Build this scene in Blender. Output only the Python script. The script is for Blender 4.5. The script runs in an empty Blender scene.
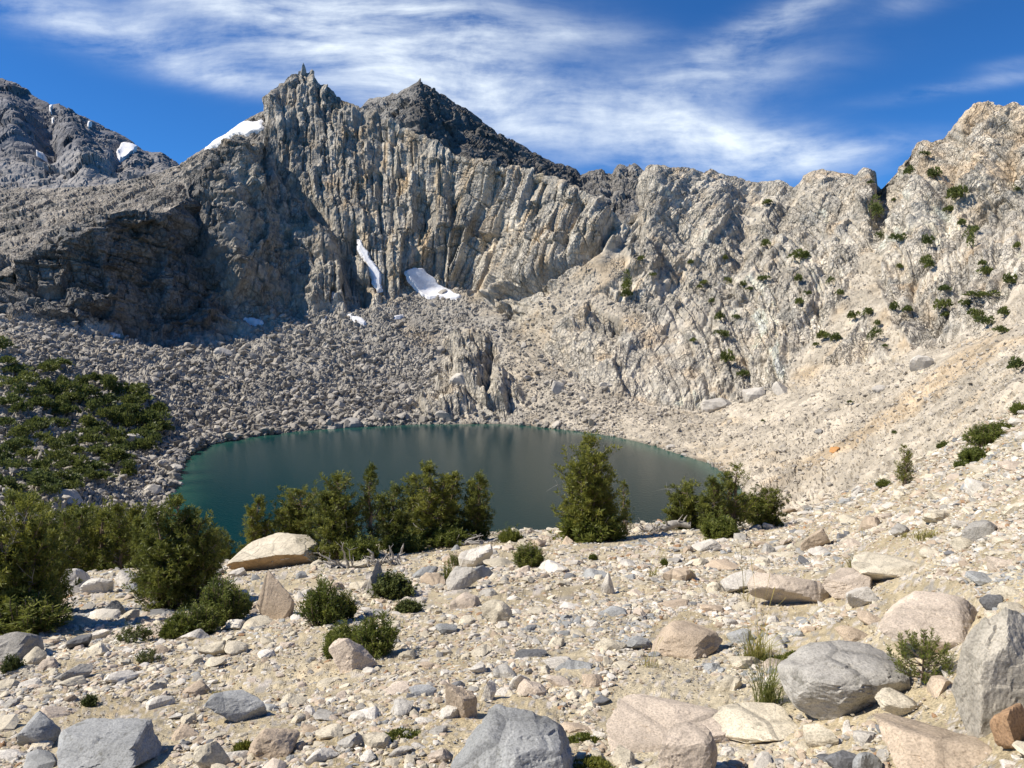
import bpy, math, random
import numpy as np
from mathutils import Vector, Matrix

# ------------------------------------------------------------------ camera, world, sun, exposure
sc = bpy.context.scene
COL = sc.collection
F = 773.0                                     # focal length in pixels of the 1024 px wide picture
CAM_Z = 54.0                                  # eye height above the lake
PITCH = math.atan(64.0 / F)                   # looking slightly down
cam_data = bpy.data.cameras.new('camera')
cam_data.sensor_width = 36.0
cam_data.lens = 36.0 * F / 1024.0
cam_data.clip_start = 0.1
cam_data.clip_end = 20000.0
cam = bpy.data.objects.new('camera', cam_data)
cam.location = (0, 0, CAM_Z)
cam.rotation_euler = (math.pi / 2 - PITCH, 0, 0)
COL.objects.link(cam)
sc.camera = cam

SUN_EL = math.radians(46.0)
SUN_AHEAD = math.radians(-5.0)                # the sun stands on the left, a touch behind the camera
sun_vec = Vector((-math.cos(SUN_EL) * math.cos(SUN_AHEAD), math.cos(SUN_EL) * math.sin(SUN_AHEAD), math.sin(SUN_EL)))
sd = bpy.data.lights.new('sun', 'SUN')
sd.energy = 5.0
sd.angle = math.radians(0.5)
sd.color = (1.0, 0.925, 0.81)
sun = bpy.data.objects.new('sun', sd)
sun.rotation_euler = sun_vec.to_track_quat('Z', 'Y').to_euler()
sun.location = (-40, 10, 120)
COL.objects.link(sun)

sc.view_settings.view_transform = 'Standard'
sc.view_settings.look = 'None'
sc.view_settings.exposure = 0.34
sc.view_settings.gamma = 1.0
sc.view_settings.use_curve_mapping = False
sc.render.engine = 'CYCLES'
sc.cycles.max_bounces = 5
sc.cycles.diffuse_bounces = 2
sc.cycles.glossy_bounces = 2
sc.cycles.use_denoising = True


class NT:
    """small helper round a node tree"""
    def __init__(self, tree):
        self.t = tree
        tree.nodes.clear()

    def n(self, kind, **kw):
        nd = self.t.nodes.new(kind)
        for k, v in kw.items():
            setattr(nd, k, v)
        return nd

    def put(self, sock, v):
        if v is None:
            return
        if isinstance(v, bpy.types.NodeSocket):
            self.t.links.new(v, sock)
        else:
            sock.default_value = v

    def math(self, op, a, b=None, c=None, clamp=False):
        nd = self.n('ShaderNodeMath', operation=op, use_clamp=clamp)
        for i, v in enumerate((a, b, c)):
            self.put(nd.inputs[i], v)
        return nd.outputs[0]

    def vmath(self, op, a, b=None, scale=None):
        nd = self.n('ShaderNodeVectorMath', operation=op)
        self.put(nd.inputs[0], a)
        self.put(nd.inputs[1], b)
        if scale is not None:
            self.put(nd.inputs['Scale'], scale)
        return nd.outputs[0]

    def noise(self, vec, scale, detail=4.0, rough=0.55, dist=0.0):
        nd = self.n('ShaderNodeTexNoise')
        self.put(nd.inputs['Vector'], vec)
        nd.inputs['Scale'].default_value = scale
        nd.inputs['Detail'].default_value = detail
        nd.inputs['Roughness'].default_value = rough
        nd.inputs['Distortion'].default_value = dist
        return nd.outputs[0]

    def ramp(self, fac, stops):
        nd = self.n('ShaderNodeValToRGB')
        el = nd.color_ramp.elements
        while len(el) < len(stops):
            el.new(0.5)
        for e, (p, c) in zip(el, stops):
            e.position = p
            e.color = (c, c, c, 1) if not isinstance(c, (tuple, list)) else (*c, 1)
        self.put(nd.inputs[0], fac)
        return nd.outputs[0]

    def mix(self, fac, a, b, blend='MIX'):
        nd = self.n('ShaderNodeMix', data_type='RGBA', blend_type=blend)
        self.put(nd.inputs[0], fac)
        self.put(nd.inputs[6], a if not isinstance(a, tuple) else (*a, 1))
        self.put(nd.inputs[7], b if not isinstance(b, tuple) else (*b, 1))
        return nd.outputs[2]


world = bpy.data.worlds.new('World')
sc.world = world
world.use_nodes = True
w = NT(world.node_tree)
sky = w.n('ShaderNodeTexSky', sky_type='NISHITA', sun_disc=False)
sky.sun_elevation = SUN_EL
sky.sun_rotation = math.radians(270) + SUN_AHEAD
sky.altitude = 3500
sky.air_density = 1.0
sky.dust_density = 0.3
sky.ozone_density = 2.5
tc = w.n('ShaderNodeTexCoord')
sep = w.n('ShaderNodeSeparateXYZ')
w.t.links.new(tc.outputs['Generated'], sep.inputs[0])
dy = w.math('MAXIMUM', sep.outputs[1], 0.08)
U = w.math('DIVIDE', sep.outputs[0], dy)                 # direction of view, gnomonic: right
W = w.math('DIVIDE', sep.outputs[2], dy)                 # and up
comb = w.n('ShaderNodeCombineXYZ')
w.put(comb.inputs[0], U)
w.put(comb.inputs[1], W)
UV = comb.outputs[0]


def blob(px, py, ang, lx, ly, amp):
    cu, cw = (px - 512) / F, (320 - py) / F
    a = math.radians(ang)
    du = w.math('SUBTRACT', U, cu)
    dw = w.math('SUBTRACT', W, cw)
    e1 = w.math('MULTIPLY_ADD', du, math.cos(a) / (lx / F), w.math('MULTIPLY', dw, math.sin(a) / (lx / F)))
    e2 = w.math('MULTIPLY_ADD', dw, math.cos(a) / (ly / F), w.math('MULTIPLY', du, -math.sin(a) / (ly / F)))
    d = w.math('ADD', w.math('MULTIPLY', e1, e1), w.math('MULTIPLY', e2, e2))
    return w.math('MULTIPLY', w.math('EXPONENT', w.math('MULTIPLY', d, -1.0)), amp)


warp = w.vmath('SUBTRACT', w.n('ShaderNodeTexNoise').outputs[1], (0.5, 0.5, 0.5))
wn = warp.node.inputs[0].links[0].from_node
w.put(wn.inputs['Vector'], UV)
wn.inputs['Scale'].default_value = 3.0
wn.inputs['Detail'].default_value = 1.5
UVW = w.vmath('ADD', UV, w.vmath('SCALE', warp, None, 0.10))
mask = None
for b in [(110, 38, -15, 150, 22, .85), (300, 15, -8, 220, 32, .75), (350, 68, -14, 150, 38, .85), (480, 95, -18, 130, 40, .70),
          (600, 128, -12, 150, 40, .85), (740, 155, -4, 110, 26, 1.0), (700, 92, 12, 105, 24, .7), (765, 32, 24, 100, 16, .8),
          (575, 45, -4, 80, 14, .5), (960, 92, 9, 90, 7, .4), (225, 85, -10, 70, 12, .6), (850, 152, 6, 80, 12, .45),
          (450, 25, -6, 110, 34, .45), (1010, 70, 8, 40, 6, .3), (900, 15, 15, 60, 12, .22)]:
    m = blob(*b)
    mask = m if mask is None else w.math('ADD', mask, m)


def rot_map(vec, ang, sx, sy):
    nd = w.n('ShaderNodeMapping')
    w.put(nd.inputs[0], vec)
    nd.inputs['Rotation'].default_value = (0, 0, math.radians(ang))
    nd.inputs['Scale'].default_value = (sx, sy, 1)
    return nd.outputs[0]


streak_l = w.noise(rot_map(UVW, 14, 5.0, 24), 1.0, 9, 0.62, 0.15)
streak_r = w.noise(rot_map(UVW, -22, 5.5, 22), 1.0, 9, 0.62, 0.15)
side = w.ramp(w.math('MULTIPLY_ADD', U, 1.6, 0.35, clamp=True), [(0.3, 0.0), (0.7, 1.0)])
sv = w.math('ADD', w.math('MULTIPLY', streak_l, w.math('SUBTRACT', 1.0, side)), w.math('MULTIPLY', streak_r, side))
curl = w.noise(UVW, 8.0, 9, 0.62, 0.25)
front = w.ramp(sep.outputs[1], [(0.05, 0.0), (0.25, 1.0)])
wisp = w.math('ADD', w.math('MULTIPLY', w.math('SUBTRACT', sv, 0.5), 2.5), w.math('MULTIPLY', w.math('SUBTRACT', curl, 0.5), 1.15))
soft = w.math('MULTIPLY', w.math('MINIMUM', mask, 1.1), w.math('MULTIPLY_ADD', wisp, 0.95, 0.50))
cov = w.math('MULTIPLY', w.math('MAXIMUM', soft, 0.0), front)
cov = w.math('MULTIPLY', w.math('MINIMUM', w.math('POWER', cov, 1.15), 1.0), 0.92, clamp=True)
skymul = w.mix(1.0, sky.outputs[0], (0.40, 1.10, 1.80), 'MULTIPLY')
skycol = w.mix(cov, skymul, (13.0, 14.2, 15.2))
bg = w.n('ShaderNodeBackground')
w.put(bg.inputs[0], skycol)
bg.inputs[1].default_value = 0.062
wo = w.n('ShaderNodeOutputWorld')
w.t.links.new(bg.outputs[0], wo.inputs[0])


# ------------------------------------------------------------------ numeric helpers
def ray(px, py):
    """pixel -> (t, m): the view ray is camera + Y * (t, 1, -m)"""
    px, py = np.asarray(px, float), np.asarray(py, float)
    cx, cy = (px - 512.0) / F, (384.0 - py) / F
    cp, sp = math.cos(PITCH), math.sin(PITCH)
    y = cp + cy * sp
    z = -sp + cy * cp
    return cx / y, -z / y


def at(px, py, Y):
    t, m = ray(px, py)
    Y = np.asarray(Y, float)
    return np.stack(np.broadcast_arrays(t * Y, Y, CAM_Z - m * Y), -1)


def to_px(P):
    P = np.asarray(P, float)
    x, y, z = P[..., 0], P[..., 1], P[..., 2] - CAM_Z
    cp, sp = math.cos(PITCH), math.sin(PITCH)
    d = y * cp - z * sp
    up = y * sp + z * cp
    return 512 + F * x / d, 384 - F * up / d


def hashf(ix, iy, iz, seed):
    h = (ix.astype(np.uint32) * np.uint32(374761393) + iy.astype(np.uint32) * np.uint32(668265263)
         + iz.astype(np.uint32) * np.uint32(2147483647 - 58) + np.uint32((seed * 974634777) & 0xffffffff))
    h = (h ^ (h >> np.uint32(13))) * np.uint32(1274126177)
    h = (h ^ (h >> np.uint32(16))) * np.uint32(2246822519)
    return h ^ (h >> np.uint32(15))


def f01(h):
    return (h & np.uint32(0xffff)).astype(np.float32) / 65535.0


def perlin(P, seed=0):
    """value-gradient noise in about [-1, 1]"""
    P = P.astype(np.float32)
    I = np.floor(P).astype(np.int64)
    f = P - I
    u = f * f * f * (f * (f * 6 - 15) + 10)
    out = 0
    for a in (0, 1):
        for b in (0, 1):
            for c in (0, 1):
                h = hashf(I[:, 0] + a, I[:, 1] + b, I[:, 2] + c, seed)
                gx, gy, gz = f01(h) * 2 - 1, f01(h >> np.uint32(7)) * 2 - 1, f01(h >> np.uint32(15)) * 2 - 1
                d = gx * (f[:, 0] - a) + gy * (f[:, 1] - b) + gz * (f[:, 2] - c)
                wt = (u[:, 0] if a else 1 - u[:, 0]) * (u[:, 1] if b else 1 - u[:, 1]) * (u[:, 2] if c else 1 - u[:, 2])
                out = out + d * wt
    return out * 1.5


def fbm(P, octaves=4, seed=0, rough=0.5):
    a, s, out, tot = 1.0, 1.0, 0, 0
    for k in range(octaves):
        out = out + a * perlin(P * s, seed + k * 17)
        tot += a
        a *= rough
        s *= 2.03
    return out / tot


def worley(P, seed=0, jitter=1.0):
    """nearest cell: (F1, F2, hash, offset from the cell's centre)"""
    P = P.astype(np.float32)
    I = np.floor(P).astype(np.int64)
    f = (P - I).astype(np.float32)
    n = len(P)
    F1 = np.full(n, 9.0, np.float32)
    F2 = np.full(n, 9.0, np.float32)
    H = np.zeros(n, np.uint32)
    D = np.zeros((n, 3), np.float32)
    for a in (-1, 0, 1):
        for b in (-1, 0, 1):
            for c in (-1, 0, 1):
                h = hashf(I[:, 0] + a, I[:, 1] + b, I[:, 2] + c, seed)
                dx = f[:, 0] - a - (0.5 + jitter * (f01(h) - 0.5))
                dy_ = f[:, 1] - b - (0.5 + jitter * (f01(h >> np.uint32(6)) - 0.5))
                dz = f[:, 2] - c - (0.5 + jitter * (f01(h >> np.uint32(12)) - 0.5))
                d = dx * dx + dy_ * dy_ + dz * dz
                near = d < F1
                F2 = np.where(near, F1, np.minimum(F2, d))
                F1 = np.where(near, d, F1)
                H = np.where(near, h, H)
                D[near, 0] = dx[near]
                D[near, 1] = dy_[near]
                D[near, 2] = dz[near]
    return np.sqrt(F1), np.sqrt(F2), H, D


def fracture(P, scale, seed, tilt=0.8, crack=0.5, crack_w=0.12):
    """blocky broken rock, height in units of the block size: every cell its own step and its own tilted face, joints between"""
    f1, f2, h, d = worley(P / np.asarray(scale), seed)
    step = f01(h >> np.uint32(3)) - 0.5
    tx, ty, tz = f01(h >> np.uint32(5)) * 2 - 1, f01(h >> np.uint32(9)) * 2 - 1, f01(h >> np.uint32(14)) * 2 - 1
    hgt = step + tilt * (tx * d[:, 0] + ty * d[:, 1] + tz * d[:, 2])
    gap = np.clip((f2 - f1) / crack_w, 0, 1)
    return hgt - crack * (1 - gap), f01(h >> np.uint32(10))


def bricks(a, z, sx, sz, seed, tilt=0.6, crack=0.3, cw=0.07):
    """jointed rock: courses of blocks between nearly straight joints; a runs along the wall, z up it"""
    P = np.stack([a / (3.1 * sx), z / (3.1 * sz), np.full_like(a, seed * 1.37)], -1)
    zz = z / sz + 0.45 * perlin(P, seed)
    xx = a / sx + 0.45 * perlin(P + 40, seed + 1)
    zero = np.zeros(len(a), np.int64)

    def edge(i, k, s):
        return i + 0.7 * (f01(hashf(i, k, zero, s)) - 0.5)

    k = np.floor(zz).astype(np.int64)
    k = np.where(zz < edge(k, zero, seed + 2), k - 1, np.where(zz >= edge(k + 1, zero, seed + 2), k + 1, k))
    z0, z1 = edge(k, zero, seed + 2), edge(k + 1, zero, seed + 2)
    xx = xx + f01(hashf(k, zero, zero, seed + 3)) * 1.0
    i = np.floor(xx).astype(np.int64)
    i = np.where(xx < edge(i, k, seed + 4), i - 1, np.where(xx >= edge(i + 1, k, seed + 4), i + 1, i))
    x0, x1 = edge(i, k, seed + 4), edge(i + 1, k, seed + 4)
    fx, fz = (xx - x0) / (x1 - x0), (zz - z0) / (z1 - z0)
    h = hashf(i, k, zero, seed + 5)
    hgt = f01(h) - 0.5 + tilt * ((f01(h >> np.uint32(4)) * 2 - 1) * (fx - 0.5) + (f01(h >> np.uint32(9)) * 2 - 1) * (fz - 0.5))
    gap = np.minimum(np.minimum(fx, 1 - fx) * (x1 - x0), np.minimum(fz, 1 - fz) * (z1 - z0) * sz / sx)
    return hgt - crack * (1 - np.clip(gap / cw, 0, 1)) * (f01(h >> np.uint32(13)) > 0.3), f01(h >> np.uint32(11))


def smooth(a, b, x):
    t = np.clip((x - a) / (b - a), 0, 1)
    return t * t * (3 - 2 * t)


# ------------------------------------------------------------------ mesh and tagging helpers
def new_mesh(name, V, faces, mat=None, col=None, smooth_shade=False, n_side=None):
    """faces: (n,3) or (n,4) array, or a list of such arrays"""
    if not isinstance(faces, list):
        faces = [faces]
    faces = [np.asarray(f, np.int32) for f in faces if len(f)]
    me = bpy.data.meshes.new(name)
    V = np.asarray(V, np.float32)
    me.vertices.add(len(V))
    me.vertices.foreach_set('co', V.ravel())
    loops = np.concatenate([f.ravel() for f in faces])
    sizes = np.concatenate([np.full(len(f), f.shape[1], np.int32) for f in faces])
    me.loops.add(len(loops))
    me.loops.foreach_set('vertex_index', loops)
    me.polygons.add(len(sizes))
    me.polygons.foreach_set('loop_start', np.concatenate([[0], np.cumsum(sizes)[:-1]]).astype(np.int32))
    if smooth_shade:
        me.polygons.foreach_set('use_smooth', np.ones(len(sizes), bool))
    else:
        me.polygons.foreach_set('use_smooth', np.zeros(len(sizes), bool))
    if col is not None:
        at_ = me.color_attributes.new('Col', 'FLOAT_COLOR', 'POINT')
        c4 = np.ones((len(V), 4), np.float32)
        c4[:, :3] = col
        at_.data.foreach_set('color', c4.ravel())
    me.update(calc_edges=True)
    if mat is not None:
        me.materials.append(mat)
    return me


def link(name, me, parent=None, loc=None):
    o = bpy.data.objects.new(name, me)
    if loc is not None:
        o.location = loc
    if parent is not None:
        o.parent = parent
    COL.objects.link(o)
    return o


def tag(o, label=None, cat=None, group=None, kind=None):
    if label:
        o['label'] = label
    if cat:
        o['category'] = cat
    if group:
        o['group'] = group
    if kind:
        o['kind'] = kind
    return o


def grid_faces(nr, nc):
    i = np.arange(nr * nc).reshape(nr, nc)
    return np.stack([i[:-1, :-1], i[:-1, 1:], i[1:, 1:], i[1:, :-1]], -1).reshape(-1, 4)


def normals_of(G):
    du = np.gradient(G, axis=1)
    dv = np.gradient(G, axis=0)
    n = np.cross(du, dv)
    n /= np.linalg.norm(n, axis=-1, keepdims=True) + 1e-9
    return n


def poly_curve(pts, px):
    pts = sorted(pts)
    xs = np.array([p[0] for p in pts], float)
    return [np.interp(px, xs, np.array([p[k] for p in pts], float)) for k in range(1, len(pts[0]))]


def blur(a, k):
    if k < 1:
        return a
    pad = np.concatenate([np.repeat(a[:1], k, 0), a, np.repeat(a[-1:], k, 0)])
    c = np.cumsum(np.concatenate([np.zeros_like(pad[:1]), pad]), axis=0)
    return (c[2 * k + 1:] - c[:-2 * k - 1]) / (2 * k + 1)


# ------------------------------------------------------------------ materials
def principled(name):
    m = bpy.data.materials.new(name)
    m.use_nodes = True
    k = NT(m.node_tree)
    out = k.n('ShaderNodeOutputMaterial')
    p = k.n('ShaderNodeBsdfPrincipled')
    k.t.links.new(p.outputs[0], out.inputs[0])
    p.inputs['Specular IOR Level'].default_value = 0.25
    return m, k, p


def rock_material(name, base=None, sc1=0.3, sc2=3.0, bump_scale=2.0, bump=0.3, bump_dist=0.3, rough=0.9, var=0.35, speck=0.0, lichen=0.0, joints=None):
    """granite: base colour (or the mesh's own colour attribute) mottled by noise at two sizes, fine bump"""
    m, k, p = principled(name)
    if base is None:
        a = k.n('ShaderNodeAttribute', attribute_name='Col')
        c = a.outputs['Color']
    else:
        rgb = k.n('ShaderNodeRGB')
        rgb.outputs[0].default_value = (*base, 1)
        c = rgb.outputs[0]
    pos = k.n('ShaderNodeNewGeometry').outputs['Position']
    n1 = k.noise(pos, sc1, 6, 0.6)
    n2 = k.noise(pos, sc2, 5, 0.65)
    c = k.mix(1.0, c, k.ramp(n1, [(0.3, 1 - var), (0.7, 1 + var * 0.6)]), 'MULTIPLY')
    c = k.mix(1.0, c, k.ramp(n2, [(0.3, 1 - var * 0.8), (0.7, 1 + var * 0.5)]), 'MULTIPLY')
    if speck:
        n3 = k.noise(pos, sc2 * 14, 3, 0.6)
        c = k.mix(1.0, c, k.ramp(n3, [(0.36, 1 - speck), (0.5, 1.0), (0.66, 1 + speck * 0.6)]), 'MULTIPLY')
    if lichen:
        n4 = k.noise(pos, sc2 * 1.7, 6, 0.7, 0.4)
        c = k.mix(k.ramp(n4, [(0.58, 0.0), (0.66, lichen)]), c, (0.09, 0.085, 0.06))
    k.put(p.inputs['Base Color'], c)
    p.inputs['Roughness'].default_value = rough
    if bump:
        bn = k.n('ShaderNodeBump')
        bn.inputs['Strength'].default_value = bump
        bn.inputs['Distance'].default_value = bump_dist
        hgt = k.noise(pos, bump_scale, 8, 0.65)
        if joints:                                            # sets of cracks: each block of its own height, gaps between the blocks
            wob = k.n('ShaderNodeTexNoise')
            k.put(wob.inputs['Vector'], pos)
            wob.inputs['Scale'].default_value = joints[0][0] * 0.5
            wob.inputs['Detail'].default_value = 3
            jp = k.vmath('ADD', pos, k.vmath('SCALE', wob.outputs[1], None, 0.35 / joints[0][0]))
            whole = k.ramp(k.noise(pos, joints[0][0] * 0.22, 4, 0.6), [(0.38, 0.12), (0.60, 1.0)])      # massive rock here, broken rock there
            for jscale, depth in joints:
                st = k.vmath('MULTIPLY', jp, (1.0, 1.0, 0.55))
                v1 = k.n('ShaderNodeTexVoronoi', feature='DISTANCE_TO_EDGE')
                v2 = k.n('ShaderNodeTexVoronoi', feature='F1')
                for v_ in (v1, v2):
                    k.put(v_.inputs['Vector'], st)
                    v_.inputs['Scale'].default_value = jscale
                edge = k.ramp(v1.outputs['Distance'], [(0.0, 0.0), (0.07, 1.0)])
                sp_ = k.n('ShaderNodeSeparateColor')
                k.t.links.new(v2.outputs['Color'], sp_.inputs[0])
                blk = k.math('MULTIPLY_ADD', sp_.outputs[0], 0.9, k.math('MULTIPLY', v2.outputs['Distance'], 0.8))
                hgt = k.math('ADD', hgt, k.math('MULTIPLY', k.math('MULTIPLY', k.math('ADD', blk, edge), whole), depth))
                c = k.mix(whole, c, k.mix(1.0, c, k.ramp(edge, [(0.0, 0.74), (1.0, 1.0)]), 'MULTIPLY'))  # darkens the joint lines: crack dirt, plus shade painted into the colour
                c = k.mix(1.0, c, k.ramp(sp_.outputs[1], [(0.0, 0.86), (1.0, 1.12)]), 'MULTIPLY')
            k.put(p.inputs['Base Color'], c)
        k.put(bn.inputs['Height'], hgt)
        k.put(p.inputs['Normal'], bn.outputs[0])
    return m


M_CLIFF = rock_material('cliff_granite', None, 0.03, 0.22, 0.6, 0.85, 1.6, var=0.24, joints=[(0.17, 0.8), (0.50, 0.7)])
M_TALUS = rock_material('talus_gravel', None, 0.05, 0.5, 1.6, 0.5, 0.5, var=0.22)
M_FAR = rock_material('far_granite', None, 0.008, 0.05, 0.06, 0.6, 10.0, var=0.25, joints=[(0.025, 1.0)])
M_GROUND = rock_material('gravel_ground', None, 0.5, 5.0, 22.0, 0.8, 0.03, var=0.2, speck=0.35)
M_STONES = rock_material('stones', None, 1.2, 9.0, 18.0, 0.5, 0.02, var=0.22, speck=0.2)
M_SCREE = rock_material('scree', None, 0.05, 0.4, 0.9, 0.4, 0.4, var=0.2)

m, k, p = principled('snow')
pos = k.n('ShaderNodeNewGeometry').outputs['Position']
k.put(p.inputs['Base Color'], k.mix(k.ramp(k.noise(pos, 0.25, 5, 0.6), [(0.35, 0.0), (0.7, 1.0)]), (0.72, 0.71, 0.70), (0.90, 0.91, 0.92)))
p.inputs['Roughness'].default_value = 0.7
bn = k.n('ShaderNodeBump')
bn.inputs['Strength'].default_value = 0.6
bn.inputs['Distance'].default_value = 0.5
k.put(bn.inputs['Height'], k.noise(pos, 0.5, 4, 0.6))
k.put(p.inputs['Normal'], bn.outputs[0])
M_SNOW = m

m, k, p = principled('lake_water')
pos = k.n('ShaderNodeNewGeometry').outputs['Position']
a = k.n('ShaderNodeAttribute', attribute_name='Col')
k.put(p.inputs['Base Color'], a.outputs['Color'])
p.inputs['Roughness'].default_value = 0.12
p.inputs['IOR'].default_value = 1.33
p.inputs['Specular IOR Level'].default_value = 0.20
bn = k.n('ShaderNodeBump')
bn.inputs['Strength'].default_value = 0.35
bn.inputs['Distance'].default_value = 0.25
k.put(bn.inputs['Height'], k.noise(k.vmath('MULTIPLY', pos, (1.0, 0.6, 1.0)), 1.1, 4, 0.6))
k.put(p.inputs['Normal'], bn.outputs[0])
M_WATER = m


# ------------------------------------------------------------------ near ground: a slope that rolls over a crest and falls to the lake
CREST = [(-600, 640, 24), (-200, 600, 24), (0, 580, 25), (100, 574, 26), (200, 566, 27), (260, 560, 28), (330, 552, 28), (400, 545, 29), (460, 540, 29), (500, 533, 30),
         (560, 530, 31), (640, 524, 32), (700, 521, 33), (760, 517, 34), (800, 510, 35), (850, 492, 37), (900, 470, 39), (960, 442, 40),
         (1024, 402, 40), (1100, 360, 40), (1250, 300, 42), (1600, 220, 44)]
_tx = np.linspace(-600, 1600, 221)
_py, _Yc = poly_curve(CREST, _tx)
_py, _Yc = blur(_py, 3), blur(_Yc, 3)
_t, _m = ray(_tx, _py)
_s = _m - 1.6 / _Yc


def crest_at(t):
    return np.interp(t, _t, _s), np.interp(t, _t, _Yc)


def ground_base(X, Y):
    Yp = np.maximum(Y, 0.5)
    t = X / Yp
    s, Yc = crest_at(np.clip(t, -1.45, 1.4))
    dY = np.maximum(Y - Yc, 0)
    right = smooth(0.35, 0.6, t)
    e = np.where(dY < 9, dY * dY / 18.0, dY - 4.5) * (0.34 - 0.12 * right)
    return CAM_Z - 1.6 - s * Yp - e


def ground_detail(X, Y, fine=True):
    P = np.stack([X, Y, np.zeros_like(X)], -1)
    d = 0.10 * perlin(P / 4.1, 3) + 0.055 * perlin(P / 1.3 + 7, 5)
    if fine:
        d = d + 0.022 * perlin(P / 0.33 + 3, 8)
        f1, f2, h, dd = worley(P * np.array([1, 1.0, 1]) / 0.11, 12)
        keep = f01(h >> np.uint32(4)) > 0.45
        dome = np.clip(0.55 - f1, 0, 1) * (0.3 + f01(h >> np.uint32(8)))
        d = d + np.where(keep, 0.05 * dome, 0)
    return d


def ground_z(X, Y):
    X, Y = np.atleast_1d(np.asarray(X, float)), np.atleast_1d(np.asarray(Y, float))
    return ground_base(X, Y) + ground_detail(X, Y, False)


def ground_hit(px, py, ymax=60.0):
    """where the view ray of a pixel meets the near ground"""
    t, m = ray(px, py)
    s, Yc = crest_at(t)
    Y = 1.6 / np.maximum(m - s, 1.6 / ymax)
    return t * Y, Y


cols = np.arange(-560, 1584, 2.0)
tc_, _ = ray(cols, np.full_like(cols, 560.0))
s_, Yc_ = crest_at(tc_)
nq = 330
q = np.linspace(0, 1, nq)[:, None]
qv = 1.35 * (1 - q) + (1.6 / Yc_)[None] * q
Yg = 1.6 / qv
Yb = Yc_[None] + (np.linspace(0, 1, 90)[1:, None] ** 1.5) * (170 - Yc_[None])
Yg = np.concatenate([Yg, Yb])
Xg = tc_[None] * Yg
zb = ground_base(Xg.ravel(), Yg.ravel())
zd = ground_detail(Xg.ravel(), Yg.ravel())
G = np.stack([Xg.ravel(), Yg.ravel(), zb + zd], -1)
Pn = np.stack([Xg.ravel(), Yg.ravel(), np.zeros(Xg.size)], -1)
c1 = perlin(Pn / 2.3, 31)[:, None]
c2 = fbm(Pn / 0.6, 3, 33)[:, None]
f1, f2, h, dd = worley(Pn / np.where(Pn[:, 1:2] < 7, 0.034, 0.07), 41)
gr = f01(h >> np.uint32(7))[:, None]
gr2 = f01(worley(Pn * np.array([1, 0.45, 1]) / 0.22, 42)[2] >> np.uint32(7))[:, None]
gr = np.where(Pn[:, 1:2] > 11, gr2, gr)
base = np.array([0.455, 0.372, 0.225])
sand = np.array([0.565, 0.485, 0.33])
rust = np.array([0.38, 0.25, 0.15])
colr = base + (sand - base) * np.clip(0.5 + 0.9 * c1, 0, 1) + (rust - base) * np.clip(c2 * 1.2 - 0.25, 0, 0.7)
colr = colr * (0.74 + 0.48 * gr)
greyish = np.array([0.38, 0.345, 0.285])
colr = np.where((gr > 0.90), greyish, colr)
colr = np.where((gr < 0.10), np.array([0.60, 0.54, 0.46]), colr)
ground = link('ground', new_mesh('ground', G, grid_faces(*Yg.shape), M_GROUND, np.clip(colr, 0.05, 0.75)))
tag(ground, kind='structure')

# ------------------------------------------------------------------ basin: talus, cliffs and skyline round the lake
def lakeY(py):
    return CAM_Z / ray(512, py)[1]


K0 = [(-320, 640, 90), (0, 590, 108), (80, 575, 130), (140, 545, 178), (168, 512, float(lakeY(510)))]
for px_, py_ in [(178, 488), (182, 470), (188, 457), (202, 448), (222, 442), (260, 436), (300, 431.5), (340, 428), (420, 424.5), (500, 424), (530, 426), (560, 429.5),
                 (600, 434.5), (630, 440), (655, 447), (680, 455), (705, 463), (722, 472), (735, 485)]:
    K0.append((px_, py_, float(lakeY(py_))))
K0 += [(760, 515, 210), (800, 535, 200), (850, 520, 190), (900, 500, 175), (960, 465, 150), (1024, 430, 120), (1120, 380, 100), (1320, 330, 90)]
K1 = [(-320, 325, 330), (0, 318, 400), (60, 326, 420), (120, 334, 440), (180, 338, 455), (235, 335, 470), (246, 320, 484), (300, 313, 497), (340, 306, 507),
      (385, 300, 520), (430, 291, 545), (465, 288, 550), (500, 308, 520), (535, 342, 468), (575, 382, 408), (605, 393, 394), (640, 402, 388), (700, 412, 372), (750, 396, 365),
      (800, 377, 350), (850, 366, 330), (900, 352, 310), (950, 342, 290), (1024, 318, 250), (1320, 250, 180)]
K2 = [(-320, 290, 405), (0, 292, 424), (120, 270, 452), (185, 268, 480), (240, 230, 515), (300, 205, 562), (340, 205, 566), (385, 210, 570), (440, 220, 566), (480, 225, 565),
      (520, 240, 530), (545, 270, 505), (580, 290, 480), (623, 300, 462), (660, 295, 470), (700, 290, 468), (800, 280, 440), (870, 270, 420), (909, 252, 405), (983, 220, 398), (1024, 215, 375),
      (1320, 170, 275)]
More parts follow.
